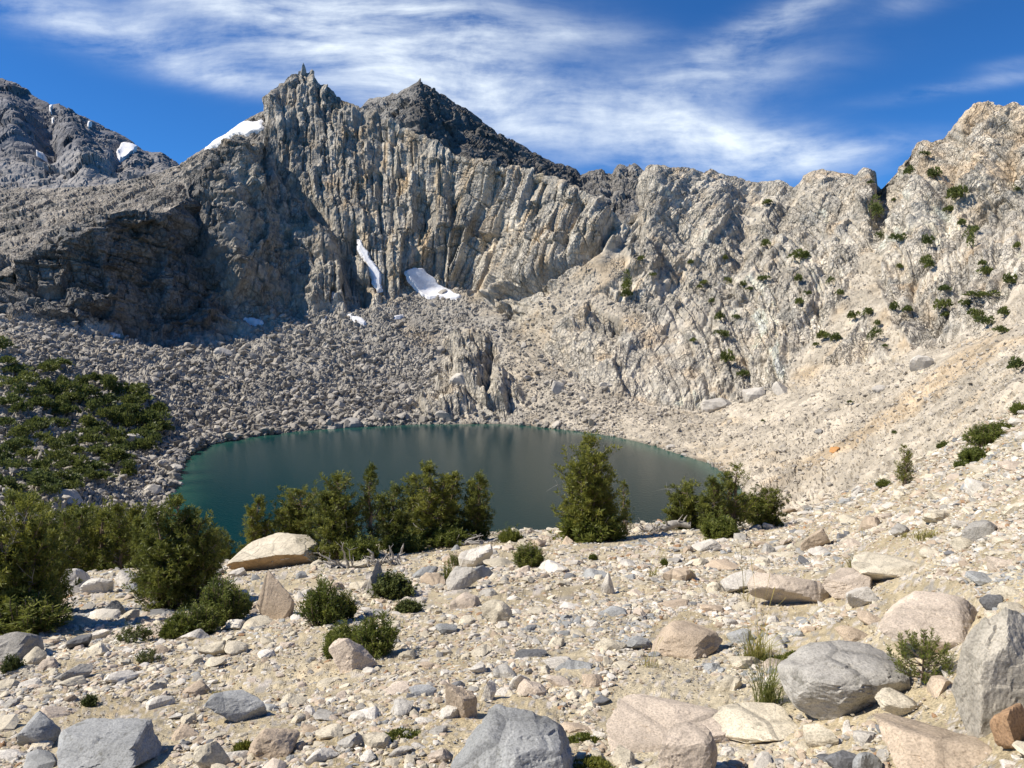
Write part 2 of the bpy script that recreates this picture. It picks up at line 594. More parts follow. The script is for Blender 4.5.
K3 = [(-320, 255, 425), (-100, 280, 435), (0, 270, 440), (20, 262, 441), (32, 255, 442), (45, 246, 444), (58, 240, 445), (62, 230, 447), (90, 222, 452), (110, 212, 456), (135, 208, 461),
      (160, 212, 468), (176, 206, 488), (187, 196, 515), (191, 173, 535), (205, 160, 545), (222, 142, 555), (240, 136, 562), (256, 146, 575), (263, 143, 592),
      (266, 120, 605), (270, 98, 618), (275, 88, 625), (283, 84, 630), (290, 77, 634), (297, 73, 638), (303, 72, 640), (311, 74, 640), (318, 82, 639), (330, 90, 637), (340, 97, 635),
      (352, 104, 632), (360, 106, 630), (372, 112, 625), (389, 120, 615), (408, 127, 608), (428, 135, 602), (451, 152, 595), (470, 158, 588), (483, 161, 580), (500, 164, 574), (518, 166, 568), (545, 171, 558), (562, 180, 550),
      (568, 186, 546), (584, 189, 540), (596, 198, 533), (604, 203, 530), (615, 211, 527), (623, 215, 525), (631, 210, 530), (639, 202, 540), (644, 188, 545), (648, 179, 550), (653, 171, 553), (658, 167, 556), (670, 166, 560),
      (682, 165, 563), (700, 169, 566), (721, 173, 570), (745, 179, 572), (762, 182, 571), (780, 181, 566), (794, 187, 560), (799, 183, 558), (805, 177, 556), (823, 170, 550), (842, 174, 545), (860, 175, 538), (864, 171, 535),
      (869, 168, 532), (875, 170, 532), (879, 182, 535), (884, 188, 536), (889, 182, 525), (901, 168, 508), (907, 158, 500), (911, 150, 495), (919, 140, 488), (929, 138, 482), (934, 140, 478), (948, 129, 470), (960, 121, 463),
      (965, 115, 460), (971, 109, 457), (980, 105, 453), (987, 103, 450), (1004, 106, 440), (1012, 103, 437), (1024, 107, 430), (1060, 112, 420), (1100, 98, 410), (1200, 80, 380), (1320, 60, 350)]
# hidden fall behind the skyline
colsB = np.concatenate([np.arange(-310, -12, 3.0), np.arange(-12, 1036, 1.0), np.arange(1036, 1311, 3.0)])


def curve3(K, sm=0):
    py, Y = poly_curve(K, colsB)
    if sm:
        py, Y = blur(py, sm), blur(Y, sm)
    return at(colsB, py, Y)


p0, p1, p2, p3 = curve3(K0, 3), curve3(K1, 8), curve3(K2, 14), curve3(K3, 1)
low = p0[:, 2] < 1.2
pm = p0.copy()
pm[:, 1] -= 22
pm[:, 2] -= np.where(low, 9.0, 9.0)
p4 = p3 + np.array([0, 16, -16.0])
p5 = p3 + np.array([0, 120, -90.0])


def seg(a, b, n, pw=1.0):
    v = (np.arange(n) / n)[:, None, None] ** pw
    return a[None] * (1 - v) + b[None] * v


K05 = [(-320, 450, 190), (0, 432, 250), (80, 440, 278), (140, 449, 296), (180, 434, 336), (222, 418, 374), (300, 398, 412), (420, 378, 445), (460, 375, 450), (520, 375, 440), (1320, 375, 440)]
p05 = curve3(K05, 10)
w05 = smooth(500, 400, colsB)[:, None]
p05 = p05 * w05 + 0.5 * (p0 + p1) * (1 - w05)
B = np.concatenate([seg(pm, p0, 8), seg(p0, p05, 75), seg(p05, p1, 75), seg(p1, p2, 110), seg(p2, p3, 120), seg(p3, p4, 12), seg(p4, p5, 8)])
nR = B.shape[0]
vrow = np.concatenate([np.linspace(-1, 0, 8, False), np.linspace(0, 1, 150, False), np.linspace(1, 2, 110, False), np.linspace(2, 3, 120, False),
                       np.linspace(3, 4, 12, False), np.linspace(4, 5, 8, False)])[:, None] * np.ones((1, len(colsB)))
sm_ = blur(B, 5)
side_b = np.swapaxes(blur(blur(np.swapaxes(sm_, 0, 1), 22), 22), 0, 1)      # the talus has no sharp folds
w_b = (smooth(0.0, 0.25, vrow) * np.maximum(smooth(1.0, 0.8, vrow), (smooth(460, 500, colsB) * smooth(640, 600, colsB))[None] * smooth(1.9, 1.4, vrow)))[..., None]
sm_ = sm_ * (1 - w_b) + side_b * w_b
keep = np.clip(1 - np.abs(vrow - 3) / 0.08, 0, 1)[..., None]
keep0 = np.clip(1 - np.abs(vrow) / 0.08, 0, 1)[..., None]
kk = np.maximum(keep, keep0)
B = sm_ * (1 - kk) + B * kk
BPX, BPY = to_px(B)
N0 = normals_of(np.stack([blur(blur(B[..., i], 10).T, 10).T for i in range(3)], -1))


def near_line(pts, wid, taper=True):
    """1 on a polyline of picture directions, 0 beyond wid; and the way along it"""
    best = np.full(BPX.shape, 1e9)
    tot = len(pts) - 1
    al = np.zeros(BPX.shape)
    for i in range(tot):
        (x0, y0), (x1, y1) = pts[i], pts[i + 1]
        dx, dy_ = x1 - x0, y1 - y0
        t = np.clip(((BPX - x0) * dx + (BPY - y0) * dy_) / (dx * dx + dy_ * dy_), 0, 1)
        d = np.hypot(BPX - x0 - t * dx, BPY - y0 - t * dy_)
        nb = d < best
        best = np.where(nb, d, best)
        al = np.where(nb, (i + t) / tot, al)
    return np.exp(-(best / wid) ** 2), al


# large forms: buttresses that stand out, gullies cut in (metres along the surface normal)
big = np.zeros(BPX.shape)
for pts, wid, amp in [
        ([(75, 235), (90, 270), (95, 320)], 34, 9), ([(238, 142), (228, 200), (232, 300)], 26, 10), ([(330, 225), (325, 260), (318, 300)], 12, 6),
        ([(182, 210), (200, 260), (238, 320)], 11, -11), ([(272, 150), (300, 190), (340, 240), (366, 300)], 7, -9),
        ([(350, 225), (362, 250), (376, 275), (385, 300)], 6, -9),
        ([(300, 75), (330, 130), (365, 190)], 16, 5), ([(268, 98), (285, 130)], 10, 5),
        ([(622, 214), (600, 245), (560, 265), (500, 298), (462, 322)], 6, -11), ([(640, 205), (625, 235), (610, 262)], 6, -8), ([(632, 222), (614, 244), (592, 268)], 6, 8),
        ([(582, 190), (574, 220), (560, 258)], 5, -7), ([(600, 205), (590, 235), (575, 262)], 9, 6), ([(655, 170), (652, 230), (645, 300)], 13, 6),
        ([(690, 180), (684, 250)], 9, -4), ([(752, 182), (742, 240), (728, 300)], 12, -5), ([(795, 186), (775, 230), (750, 270)], 7, -5), ([(720, 178), (712, 230)], 14, 4),
        ([(880, 185), (876, 220), (872, 262), (880, 300)], 8, -4), ([(866, 170), (858, 215)], 8, 5), ([(930, 140), (925, 190), (915, 240)], 14, 6),
        ([(955, 128), (950, 180), (945, 230)], 6, -6), ([(985, 105), (982, 150), (985, 195)], 16, 6), ([(1012, 160), (1005, 190)], 6, -6), ([(898, 260), (915, 300), (940, 330)], 14, -5),
        ([(450, 300), (470, 345), (465, 385), (445, 415)], 14, 7), ([(505, 330), (500, 380), (500, 415)], 9, 5), ([(492, 340), (486, 400)], 4, -6),
        ([(560, 290), (600, 300), (640, 330)], 20, -5), ([(420, 190), (425, 240)], 8, -5), ([(450, 175), (458, 240)], 5, -5), ([(405, 150), (400, 230)], 7, -4), ([(530, 185), (518, 240), (500, 275)], 8, 4)]:
    g, al = near_line(pts, wid)
    big += amp * g * np.clip(np.minimum(al, 1 - al) * 6 + 0.35, 0, 1)

Q = B.reshape(-1, 3)
pxf, pyf, vf = BPX.ravel(), BPY.ravel(), vrow.ravel()
jit = 0.10 * perlin(Q / 25.0, 51)
w_talus = (1 - smooth(0.94, 1.06, vf + jit)) * smooth(-0.2, 0.02, vf)
outcrop = np.zeros(len(Q))
for (cx, cy, rx, ry) in [(470, 375, 34, 44), (448, 405, 40, 14), (500, 395, 22, 26)]:
    outcrop = np.maximum(outcrop, smooth(1.15, 0.75, np.hypot((pxf - cx) / rx, (pyf - cy) / ry) + 1.4 * jit))
w_talus = w_talus * (1 - outcrop)
chute = np.zeros(len(Q))          # gravel chutes and ledges among the right cliffs
for pts, wid in [([(870, 262), (862, 285), (845, 320), (800, 375)], 16), ([(900, 350), (880, 320), (868, 285)], 14), ([(975, 380), (1010, 330), (1024, 300)], 26), ([(612, 262), (580, 285), (550, 308), (520, 345), (525, 395)], 20), ([(600, 300), (640, 320)], 12)]:
    g, al = near_line(pts, wid)
    chute = np.maximum(chute, smooth(0.35, 0.7, g.ravel() + 1.2 * jit))
w_soft = np.maximum(w_talus, chute * (vf < 2.6))
w_rock = (1 - w_soft) * (vf > 0.0)
w_rock = np.maximum(w_rock, outcrop)
w_col = smooth(300, 345, pxf) * smooth(650, 590, pxf) * w_rock                     # the ribbed wall
gl_y = np.interp(pxf, [300, 440, 462, 500, 560, 600, 622, 700], [360, 345, 322, 298, 265, 245, 214, 100])
w_col = w_col * smooth(4, -10, pyf - gl_y)
w_peak = smooth(262, 285, pxf) * smooth(400, 350, pxf) * smooth(235, 200, pyf) * w_rock
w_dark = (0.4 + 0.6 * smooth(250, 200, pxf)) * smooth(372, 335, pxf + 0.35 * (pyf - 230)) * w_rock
w_slab = smooth(600, 680, pxf) * w_rock

wv = np.stack([perlin(Q / 22 + 5, 61), perlin(Q / 22 + 50, 62), perlin(Q / 22 + 90, 63)], -1)
Qw = Q + 1.3 * wv
ca, sa = math.cos(0.12), math.sin(0.12)
lean = np.where(pxf < 450, 0.10, 0.34)                                           # ribs lean over to the right on the right of the wall
Qc = Qw.copy()
Qc[:, 0] = Qw[:, 0] - lean * (Qw[:, 2] - 80)
b1, h1 = fracture(Qw, (30, 30, 38), 101, 0.9, 0.12, 0.04)
arc = np.arctan2(Qw[:, 0] - 10, Qw[:, 1] - 240) * 270                             # way along the cirque wall
up = Qw[:, 2]
arcL = arc - lean * (up - 80)                                                    # ribs lean


def turned(deg):
    c_, s_ = math.cos(math.radians(deg)), math.sin(math.radians(deg))
    return arc * c_ + up * s_, -arc * s_ + up * c_


a1, z1_ = turned(-14)
a2, z2_ = turned(-38)                                                            # the right wall's joints run down to the left
b2, h2 = bricks(a1, z1_, 15, 11, 102, 0.7, 0.35, 0.05)
b3, h3 = bricks(a1 + 0.2 * z1_, z1_, 5.8, 4.6, 103, 0.9, 0.35, 0.09)
b4, h4 = bricks(arcL, up, 2.7, 2.3, 104, 1.0, 0.2, 0.1)
k1, g1 = bricks(arcL, up, 10.5, 75, 105, 0.9, 0.5, 0.10)
k2, g2 = bricks(arcL + 0.05 * up, up, 4.6, 24, 106, 0.9, 0.9, 0.14)
k3, g3 = bricks(arcL, up, 2.3, 9, 111, 0.9, 0.4, 0.16)
s1, r1 = bricks(a2, z2_, 34, 13, 107, 0.8, 0.5, 0.05)
s2, r2 = bricks(a2 + 0.15 * z2_, z2_, 13, 5.0, 108, 0.7, 0.8, 0.06)
s3, r3 = bricks(a2, z2_, 4.6, 2.4, 112, 0.8, 0.7, 0.10)
v1_, q1 = bricks(arcL, up, 7.5, 26, 113, 0.9, 0.7, 0.10)
Qs = Qw.copy()
Qs[:, 2] = Qw[:, 2] + 0.55 * Qw[:, 0]
t1, u1 = fracture(Q, (6.0, 6.0, 6.0), 109, 0.7, 0.5, 0.3)
t2, u2 = fracture(Q, (2.6, 2.6, 2.6), 110, 0.8, 0.5, 0.3)
low_n = fbm(Q / 45.0, 3, 71)
edge_fade = np.clip((vf + 0.02) / 0.06, 0, 1)

def by_zone(block, col, peak, slab):
    d = block * (1 - w_col) + col * w_col
    d = d * (1 - w_peak) + peak * w_peak
    return d * (1 - w_slab) + slab * w_slab


d_large = by_zone(7.0 * b1 + 7.0 * b2, 3.5 * b1 + 8.0 * k1 + 0.8 * b2, 2.5 * b1 + 2.2 * b2 + 2.6 * v1_, 3.2 * b1 + 3.6 * s1 + 2.0 * v1_)
d_small = by_zone(3.6 * b3 + 1.3 * b4, 3.4 * k2 + 1.2 * k3 + 0.5 * b4, 2.8 * k2 + 1.8 * k3 + 0.8 * b4, 2.2 * s2 + 1.3 * s3 + 0.5 * b4)
rightness = smooth(560, 720, pxf)
coarse = smooth(520, 330, pxf) * smooth(300, 400, pyf + 40)
tal_fine = smooth(0.05, 0.4, fbm(Q / np.array([16.0, 40.0, 40.0]) + 21, 3, 73))
d_tal = ((0.55 + 1.1 * coarse) * t1 + (0.8 + 0.6 * coarse) * t2) * (1 - 0.75 * tal_fine) + 1.0 * low_n + 1.4 * fbm(Q / np.array([22.0, 60, 60]), 2, 74) * coarse
gully_amp = big.ravel() * (w_rock * 0.85 + 0.15)
lg = d_large.reshape(BPX.shape)                                                   # weathering: takes the saw teeth off the great steps
for _ in range(2):
    for ax_ in (0, 1):
        lg = 0.5 * lg + 0.25 * (np.roll(lg, 1, ax_) + np.roll(lg, -1, ax_))
sg = d_small.reshape(BPX.shape)
for ax_ in (0, 1):
    sg = 0.8 * sg + 0.1 * (np.roll(sg, 1, ax_) + np.roll(sg, -1, ax_))
d_rock = (lg.ravel() + sg.ravel()) * (1 - 0.5 * smooth(500, 540, pxf) * smooth(730, 680, pxf) * smooth(1.9, 1.5, vf))     # low smooth slabs at the wall's foot
disp = (w_rock * d_rock + (1 - w_rock) * d_tal * smooth(-0.3, 0.02, vf) + 2.2 * low_n * w_rock) * edge_fade + gully_amp
# keep the skyline where it stands: the displacement shrinks there
sky_keep = 1 - 0.35 * np.clip(1 - np.abs(vf - 3) / 0.04, 0, 1)
disp = disp * sky_keep

snow_polys = {
    'main': [(405, 272), (414, 267), (424, 269), (432, 275), (440, 284), (452, 291), (464, 296), (455, 300), (443, 298), (430, 299), (421, 295), (416, 287), (409, 279)],
    'gully': [(356, 236), (361, 239), (368, 250), (374, 262), (381, 274), (383, 288), (377, 290), (373, 278), (366, 262), (360, 249)],
    'toe_b': [(345, 314), (352, 313), (362, 317), (368, 321), (362, 325), (353, 320)],
    'toe_c': [(245, 316), (256, 318), (266, 322), (262, 324), (250, 321)],
    'toe_d': [(331, 293), (335, 291), (336, 300), (331, 306), (329, 304)],
    'toe_e': [(321, 316), (328, 312), (327, 318), (320, 320)],
    'toe_f': [(392, 316), (402, 313), (408, 316), (398, 319)],
    'toe_g': [(108, 333), (120, 333), (124, 336), (112, 338)],
}


def inside(poly, x, y):
    c = np.zeros(x.shape, bool)
    n = len(poly)
    for i in range(n):
        (x0, y0), (x1, y1) = poly[i], poly[(i + 1) % n]
        hit = ((y0 > y) != (y1 > y)) & (x < (x1 - x0) * (y - y0) / (y1 - y0 + 1e-12) + x0)
        c ^= hit
    return c


snow_near = np.zeros(len(Q), bool)
jx, jy = 2.0 * perlin(Q / 6.0, 81), 2.0 * perlin(Q / 6.0 + 31, 82)
snow_in = {}
for nm, poly in snow_polys.items():
    snow_in[nm] = inside(poly, pxf + jx, pyf + jy)
    snow_near |= snow_in[nm]
disp = np.where(snow_near, 0.25 * disp - 1.0, disp)
D = Q + N0.reshape(-1, 3) * disp[:, None]

# colour of the rock, with some shadow painted in on the left
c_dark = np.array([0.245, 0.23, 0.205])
c_rib = np.array([0.58, 0.53, 0.435])
c_pale = np.array([0.62, 0.565, 0.465])
c_talG = np.array([0.37, 0.34, 0.285])
c_talT = np.array([0.47, 0.415, 0.325])
rock = c_rib + (c_pale - c_rib) * smooth(560, 720, pxf)[:, None]
rock = rock + (c_dark - rock) * w_dark[:, None]  # left buttresses: darker grey rock, part of it shadow put into the colour
peakc = np.array([0.46, 0.425, 0.36])
rock = rock + (peakc - rock) * (w_peak * 0.8)[:, None]
hb = by_zone(0.5 * h2 + 0.5 * h3, 0.6 * g2 + 0.4 * g1, 0.5 * g2 + 0.5 * h2, 0.35 * r1 + 0.4 * r2 + 0.25 * r3)
blockvar = (0.72 + 0.52 * hb)[:, None]
rock = rock * blockvar
streak = fbm(np.stack([Qc[:, 0] / 9, Qc[:, 1] / 14, Qc[:, 2] / 70], -1), 3, 91)
warm = np.array([1.14, 0.96, 0.74])
rock = rock * (1 + (warm - 1) * np.clip(streak * 2.2 - 0.1, 0, 1)[:, None] * (0.35 + 0.65 * w_col[:, None]))
iron = smooth(0.15, 0.55, fbm(Q / 18.0 + 40, 3, 93) + 0.35 * smooth(190, 170, pyf) * w_slab)
rock = rock * (1 + (np.array([1.0, 0.82, 0.62]) - 1) * (iron * 0.55)[:, None])
pale = smooth(0.15, 0.5, fbm(Q / 30.0 + 80, 3, 95))
rock = rock * (1 + 0.22 * (pale * w_slab)[:, None])
grey_l = smooth(0.05, 0.4, fbm(Qs / np.array([14.0, 20, 9]) + 17, 4, 96))
rock = rock * (1 + (np.array([0.70, 0.73, 0.77]) - 1) * (grey_l * (0.35 + 0.5 * w_slab))[:, None])
tal = c_talG + (c_talT - c_talG) * np.maximum(smooth(470, 640, pxf), chute * 0.9)[:, None]
tal = tal * (0.70 + 0.60 * (0.6 * u1 + 0.4 * u2))[:, None]
tan_patch = smooth(0.0, 0.4, fbm(Q / 28.0 + 11, 3, 97) - 0.25 * coarse)
tal = tal * (1 + (np.array([1.03, 0.94, 0.82]) - 1) * tan_patch[:, None])
bc = rock * w_rock[:, None] + tal * (1 - w_rock[:, None])
wet = smooth(0.9, 0.1, D[:, 2]) * (vf < 0.4)
bc = bc * (1 - 0.45 * wet[:, None])
w_face = w_rock.reshape(BPX.shape)
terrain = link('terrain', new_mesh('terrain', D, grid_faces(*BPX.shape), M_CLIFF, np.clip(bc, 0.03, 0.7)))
terrain.data.materials.append(M_TALUS)
terrain.data.polygons.foreach_set('material_index', (w_face[:-1, :-1] < 0.5).ravel().astype(np.int32))
tag(terrain, kind='structure')
DPX, DPY = to_px(D)
vis_row = (vf > -0.05) & (vf < 3.0)


def on_basin(px, py):
    """index of the basin vertex seen at a picture direction (nearest such surface first)"""
    d2 = (DPX - px) ** 2 + (DPY - py) ** 2 + np.where(vis_row, 0, 1e6)
    cand = np.where(d2 < max(d2.min() * 2.0, 2.5))[0]
    return cand[np.argmin(D[cand, 1])]


def one_piece(fcs):
    """only the largest connected sheet of a set of quads"""
    par = {}

    def root(a):
        while par[a] != a:
            par[a] = par[par[a]]
            a = par[a]
        return a
    for f in fcs:
        for v in f:
            par.setdefault(int(v), int(v))
        r0 = root(int(f[0]))
        for v in f[1:]:
            par[root(int(v))] = r0
    rts = np.array([root(int(f[0])) for f in fcs])
    vals, cnt = np.unique(rts, return_counts=True)
    return fcs[rts == vals[np.argmax(cnt)]]


# snow patches lying on the basin
def snow_patch(name, maskv, label, thick=0.55):
    m2 = maskv.reshape(BPX.shape)
    er = blur(blur(m2.astype(float), 1).T, 1).T
    quad = m2[:-1, :-1] | m2[1:, :-1] | m2[:-1, 1:] | m2[1:, 1:]
    ii = np.arange(m2.size).reshape(m2.shape)
    fcs = np.stack([ii[:-1, :-1], ii[:-1, 1:], ii[1:, 1:], ii[1:, :-1]], -1)[quad]
    if not len(fcs):
        return None
    fcs = one_piece(fcs)
    used, inv = np.unique(fcs, return_inverse=True)
    off = np.where(er.ravel()[used] > 0.7, thick, -1.6)
    V = Q[used] + N0.reshape(-1, 3)[used] * off[:, None] + N0.reshape(-1, 3)[used] * gully_amp[used, None] * 0.25
    c = V.mean(0)
    o = link(name, new_mesh(name, V - c, inv.reshape(-1, 4), M_SNOW, smooth_shade=True), loc=c)
    tag(o, label, 'snow patch', 'snow patches left on the mountains')
    return o


for nm, lab in [('main', 'largest white snow patch, broad tongue at the foot of the ribbed wall'),
                ('gully', 'narrow slanting snow strip inside the dark gully of the central cliff'),
                ('toe_b', 'small snow patch on the scree directly below the snow strip in the gully'),
                ('toe_c', 'thin snow sliver where the dark buttress meets the grey talus'),
                ('toe_d', 'tiny upright snow sliver in a cleft at the base of the dark cliff'),
                ('toe_e', 'tiny snow speck on scree just left of the snow patch under the gully strip'),
                ('toe_f', 'small flat snow speck on scree just below left of the largest snow tongue'),
                ('toe_g', 'thin snow sliver under the foot of the lowest dark buttress')]:
    snow_patch('snow_patch', snow_in[nm], lab)


# ------------------------------------------------------------------ ranges behind the basin
def back_range(name, top, bottom, nrow, step, disp_list, colour, mat, depth_back, extra=None):
    xs = np.arange(min(p[0] for p in top), max(p[0] for p in top) + 0.1, step)
    ty, tY = poly_curve(top, xs)
    by, bY = poly_curve(bottom, xs)
    a, b = at(xs, by, bY), at(xs, ty, tY)
    g = np.concatenate([seg(a, b, nrow), seg(b, b + np.array([0, depth_back, -depth_back * 0.8]), 10)])
    v = np.concatenate([np.linspace(0, 1, nrow, False), np.linspace(1, 2, 10, False)])[:, None] * np.ones((1, len(xs)))
    n = normals_of(np.stack([blur(blur(g[..., i], 8).T, 8).T for i in range(3)], -1))
    P = g.reshape(-1, 3)
    d = np.zeros(len(P))
    hv = 0
    wq = P + 0.25 * disp_list[0][0] * np.stack([perlin(P / disp_list[0][0], 1), perlin(P / disp_list[0][0] + 9, 2), perlin(P / disp_list[0][0] + 19, 3)], -1)
    for i, (s, amp) in enumerate(disp_list):
        f, hh = fracture(wq, (s, s, s * 1.5), 200 + i, 0.9, 0.3, 0.14)
        d += amp * f
        hv = hv + hh / len(disp_list)
    px_, py_ = to_px(P)
    if extra is not None:
        d += extra(px_, py_, P) * smooth(1.0, 0.65, v.ravel()) * (v.ravel() <= 1)
    d *= 1 - 0.45 * np.clip(1 - np.abs(v.ravel() - 1) / 0.08, 0, 1)
    V = P + n.reshape(-1, 3) * d[:, None]
    o = link(name, new_mesh(name, V, grid_faces(*g.shape[:2]), mat, np.clip(colour(px_, py_, P, hv), 0.02, 0.7)))
    tag(o, kind='structure')
    return o, V, n.reshape(-1, 3), px_, py_, g.shape[:2]


def hline(px_, py_, pts, wid):
    best = np.full(px_.shape, 1e9)
    for i in range(len(pts) - 1):
        (x0, y0), (x1, y1) = pts[i], pts[i + 1]
        dx, dy_ = x1 - x0, y1 - y0
        t = np.clip(((px_ - x0) * dx + (py_ - y0) * dy_) / (dx * dx + dy_ * dy_), 0, 1)
        best = np.minimum(best, np.hypot(px_ - x0 - t * dx, py_ - y0 - t * dy_))
    return np.exp(-(best / wid) ** 2)


# open scree slope at the upper left, rising to the shoulder beside the peak
slope = back_range('hills',
                   [(-320, 215, 900), (-100, 200, 850), (0, 189, 830), (60, 188, 815), (110, 184, 805), (150, 175, 795), (180, 164, 785), (200, 151, 770), (222, 136, 750), (245, 120, 725), (262, 111, 705), (285, 104, 690)],
                   [(-320, 320, 470), (0, 300, 478), (120, 260, 500), (190, 225, 560), (260, 175, 640), (285, 165, 650)], 150, 1.25,
                   [(24, 3.5), (8, 1.8), (3.2, 1.0)],
                   lambda x, y, P, h: np.array([0.42, 0.375, 0.31]) * (0.7 + 0.6 * h)[:, None] * (1 + (np.array([0.72, 0.74, 0.77]) - 1) * smooth(-0.1, 0.3, fbm(P / 45 + 3, 3, 5))[:, None]), M_CLIFF, 120)
# dark pyramid behind the ribbed wall; sunlight on its left flank painted as lighter colour
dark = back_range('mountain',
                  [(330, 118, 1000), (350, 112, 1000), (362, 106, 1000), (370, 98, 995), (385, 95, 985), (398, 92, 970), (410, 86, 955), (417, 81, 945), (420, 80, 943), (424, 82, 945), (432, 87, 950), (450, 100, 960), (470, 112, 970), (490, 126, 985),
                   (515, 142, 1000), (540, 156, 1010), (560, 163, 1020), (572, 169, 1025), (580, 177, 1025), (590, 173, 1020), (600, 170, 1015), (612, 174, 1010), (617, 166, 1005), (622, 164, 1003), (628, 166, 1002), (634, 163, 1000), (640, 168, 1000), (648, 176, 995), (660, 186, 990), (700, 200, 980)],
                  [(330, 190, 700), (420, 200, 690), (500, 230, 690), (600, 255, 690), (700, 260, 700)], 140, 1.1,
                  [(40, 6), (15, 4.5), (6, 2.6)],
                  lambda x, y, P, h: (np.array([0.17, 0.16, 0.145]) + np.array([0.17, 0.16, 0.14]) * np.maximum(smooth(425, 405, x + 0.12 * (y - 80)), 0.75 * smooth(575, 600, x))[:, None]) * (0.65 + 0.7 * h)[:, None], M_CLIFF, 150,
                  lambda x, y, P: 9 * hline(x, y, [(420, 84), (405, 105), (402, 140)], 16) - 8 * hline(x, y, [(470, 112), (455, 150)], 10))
# far mountain on the left
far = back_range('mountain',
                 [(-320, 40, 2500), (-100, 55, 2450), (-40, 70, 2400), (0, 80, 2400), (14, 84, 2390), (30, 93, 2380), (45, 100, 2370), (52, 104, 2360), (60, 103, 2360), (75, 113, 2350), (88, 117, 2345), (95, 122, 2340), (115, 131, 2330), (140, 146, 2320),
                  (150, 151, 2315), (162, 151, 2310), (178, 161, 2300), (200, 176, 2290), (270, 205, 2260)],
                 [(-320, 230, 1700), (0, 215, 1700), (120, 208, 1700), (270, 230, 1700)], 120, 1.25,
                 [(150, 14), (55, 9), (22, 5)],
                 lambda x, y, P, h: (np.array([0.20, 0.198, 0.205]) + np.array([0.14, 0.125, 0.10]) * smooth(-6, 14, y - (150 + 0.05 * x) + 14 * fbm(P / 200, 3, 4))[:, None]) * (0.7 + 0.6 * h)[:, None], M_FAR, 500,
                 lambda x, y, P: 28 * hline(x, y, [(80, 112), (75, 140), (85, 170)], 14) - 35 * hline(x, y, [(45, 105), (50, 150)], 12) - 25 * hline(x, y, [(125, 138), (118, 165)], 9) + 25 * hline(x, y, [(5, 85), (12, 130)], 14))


def far_snow(rng, poly, label, thick):
    o_, V, n, px_, py_, shp = rng
    jx_ = 1.2 * perlin(V / (thick * 12), 5)
    msk = inside(poly, px_ + jx_, py_ + jx_).reshape(shp)
    ii = np.arange(msk.size).reshape(shp)
    quad = msk[:-1, :-1] | msk[1:, :-1] | msk[:-1, 1:] | msk[1:, 1:]
    fcs = np.stack([ii[:-1, :-1], ii[:-1, 1:], ii[1:, 1:], ii[1:, :-1]], -1)[quad]
    if not len(fcs):
        return
    fcs = one_piece(fcs)
    used, inv = np.unique(fcs, return_inverse=True)
    er = blur(blur(msk.astype(float), 1).T, 1).T.ravel()[used]
    Vs_ = np.stack([blur(blur(V.reshape(*shp, 3)[..., i], 3).T, 3).T.ravel() for i in range(3)], -1)
    W_ = Vs_[used] + n[used] * np.where(er > 0.6, thick, -thick * 1.2)[:, None]
    c = W_.mean(0)
    o = link('snow_patch', new_mesh('snow_patch', W_ - c, inv.reshape(-1, 4), M_SNOW, smooth_shade=True), loc=c)
    tag(o, label, 'snow patch', 'snow patches left on the mountains')


far_snow(slope, [(201, 150), (215, 142), (232, 132), (250, 124), (264, 120), (264, 131), (250, 135), (236, 137), (222, 143), (208, 149)], 'long tapering snowfield on the shoulder left of the central peak', 3.0)
far_snow(far, [(117, 149), (122, 143), (130, 145), (139, 150), (133, 154), (126, 158), (119, 156)], 'white triangular snow patch on the far left mountain, its largest', 14)
far_snow(far, [(85, 126), (90, 126), (92, 129), (87, 129)], 'small snow patch high on the far left mountain near its notch', 14)
far_snow(far, [(49, 108), (54, 108), (54, 112), (50, 113)], 'small snow patch below the jagged step of the far left ridge', 14)
far_snow(far, [(51, 117), (56, 117), (54, 120), (51, 120)], 'tiny snow speck under the jagged step of the far left ridge', 14)
far_snow(far, [(34, 150), (44, 147), (46, 152), (38, 154)], 'low snow streak at the foot of the far left dark face', 14)

# ------------------------------------------------------------------ lake
lx = np.linspace(-175, 190, 120)
ly = np.linspace(95, 425, 110)
LX, LY = np.meshgrid(lx, ly)
sh_x = p0[low][:, 0]
sh_y = p0[low][:, 1]
LP = np.stack([LX.ravel(), LY.ravel()], -1)
dist = np.full(len(LP), 1e9)
for i in range(0, len(sh_x), 3):
    dist = np.minimum(dist, np.hypot(LP[:, 0] - sh_x[i], LP[:, 1] - sh_y[i]))
ln = fbm(np.concatenate([LP, np.zeros((len(LP), 1))], 1) / 40.0, 3, 9)
deep = np.array([0.0004, 0.031, 0.037])
shal = np.array([0.028, 0.100, 0.072])
sh = np.exp(-(dist / (8 + 5 * ln)) ** 2)
east = smooth(-110, 60, LP[:, 0])[:, None]
wc = deep * (1 - east) + np.array([0.002, 0.021, 0.023]) * east
wc = wc + (shal - wc) * sh[:, None] * 0.8
water = link('water', new_mesh('water', np.concatenate([LP, np.zeros((len(LP), 1))], 1), grid_faces(110, 120), M_WATER, wc, smooth_shade=True))
tag(water, kind='structure')


# ------------------------------------------------------------------ stones and boulders
def ico(level):
    import bmesh
    bm = bmesh.new()
    bmesh.ops.create_icosphere(bm, subdivisions=level, radius=1.0)
    bm.verts.ensure_lookup_table()
    V = np.array([v.co[:] for v in bm.verts], float)
    Fc = np.array([[v.index for v in f.verts] for f in bm.faces], np.int32)
    bm.free()
    return V / np.linalg.norm(V, axis=1, keepdims=True), Fc


ICO = {lv: ico(lv) for lv in (1, 2, 3, 4, 5)}


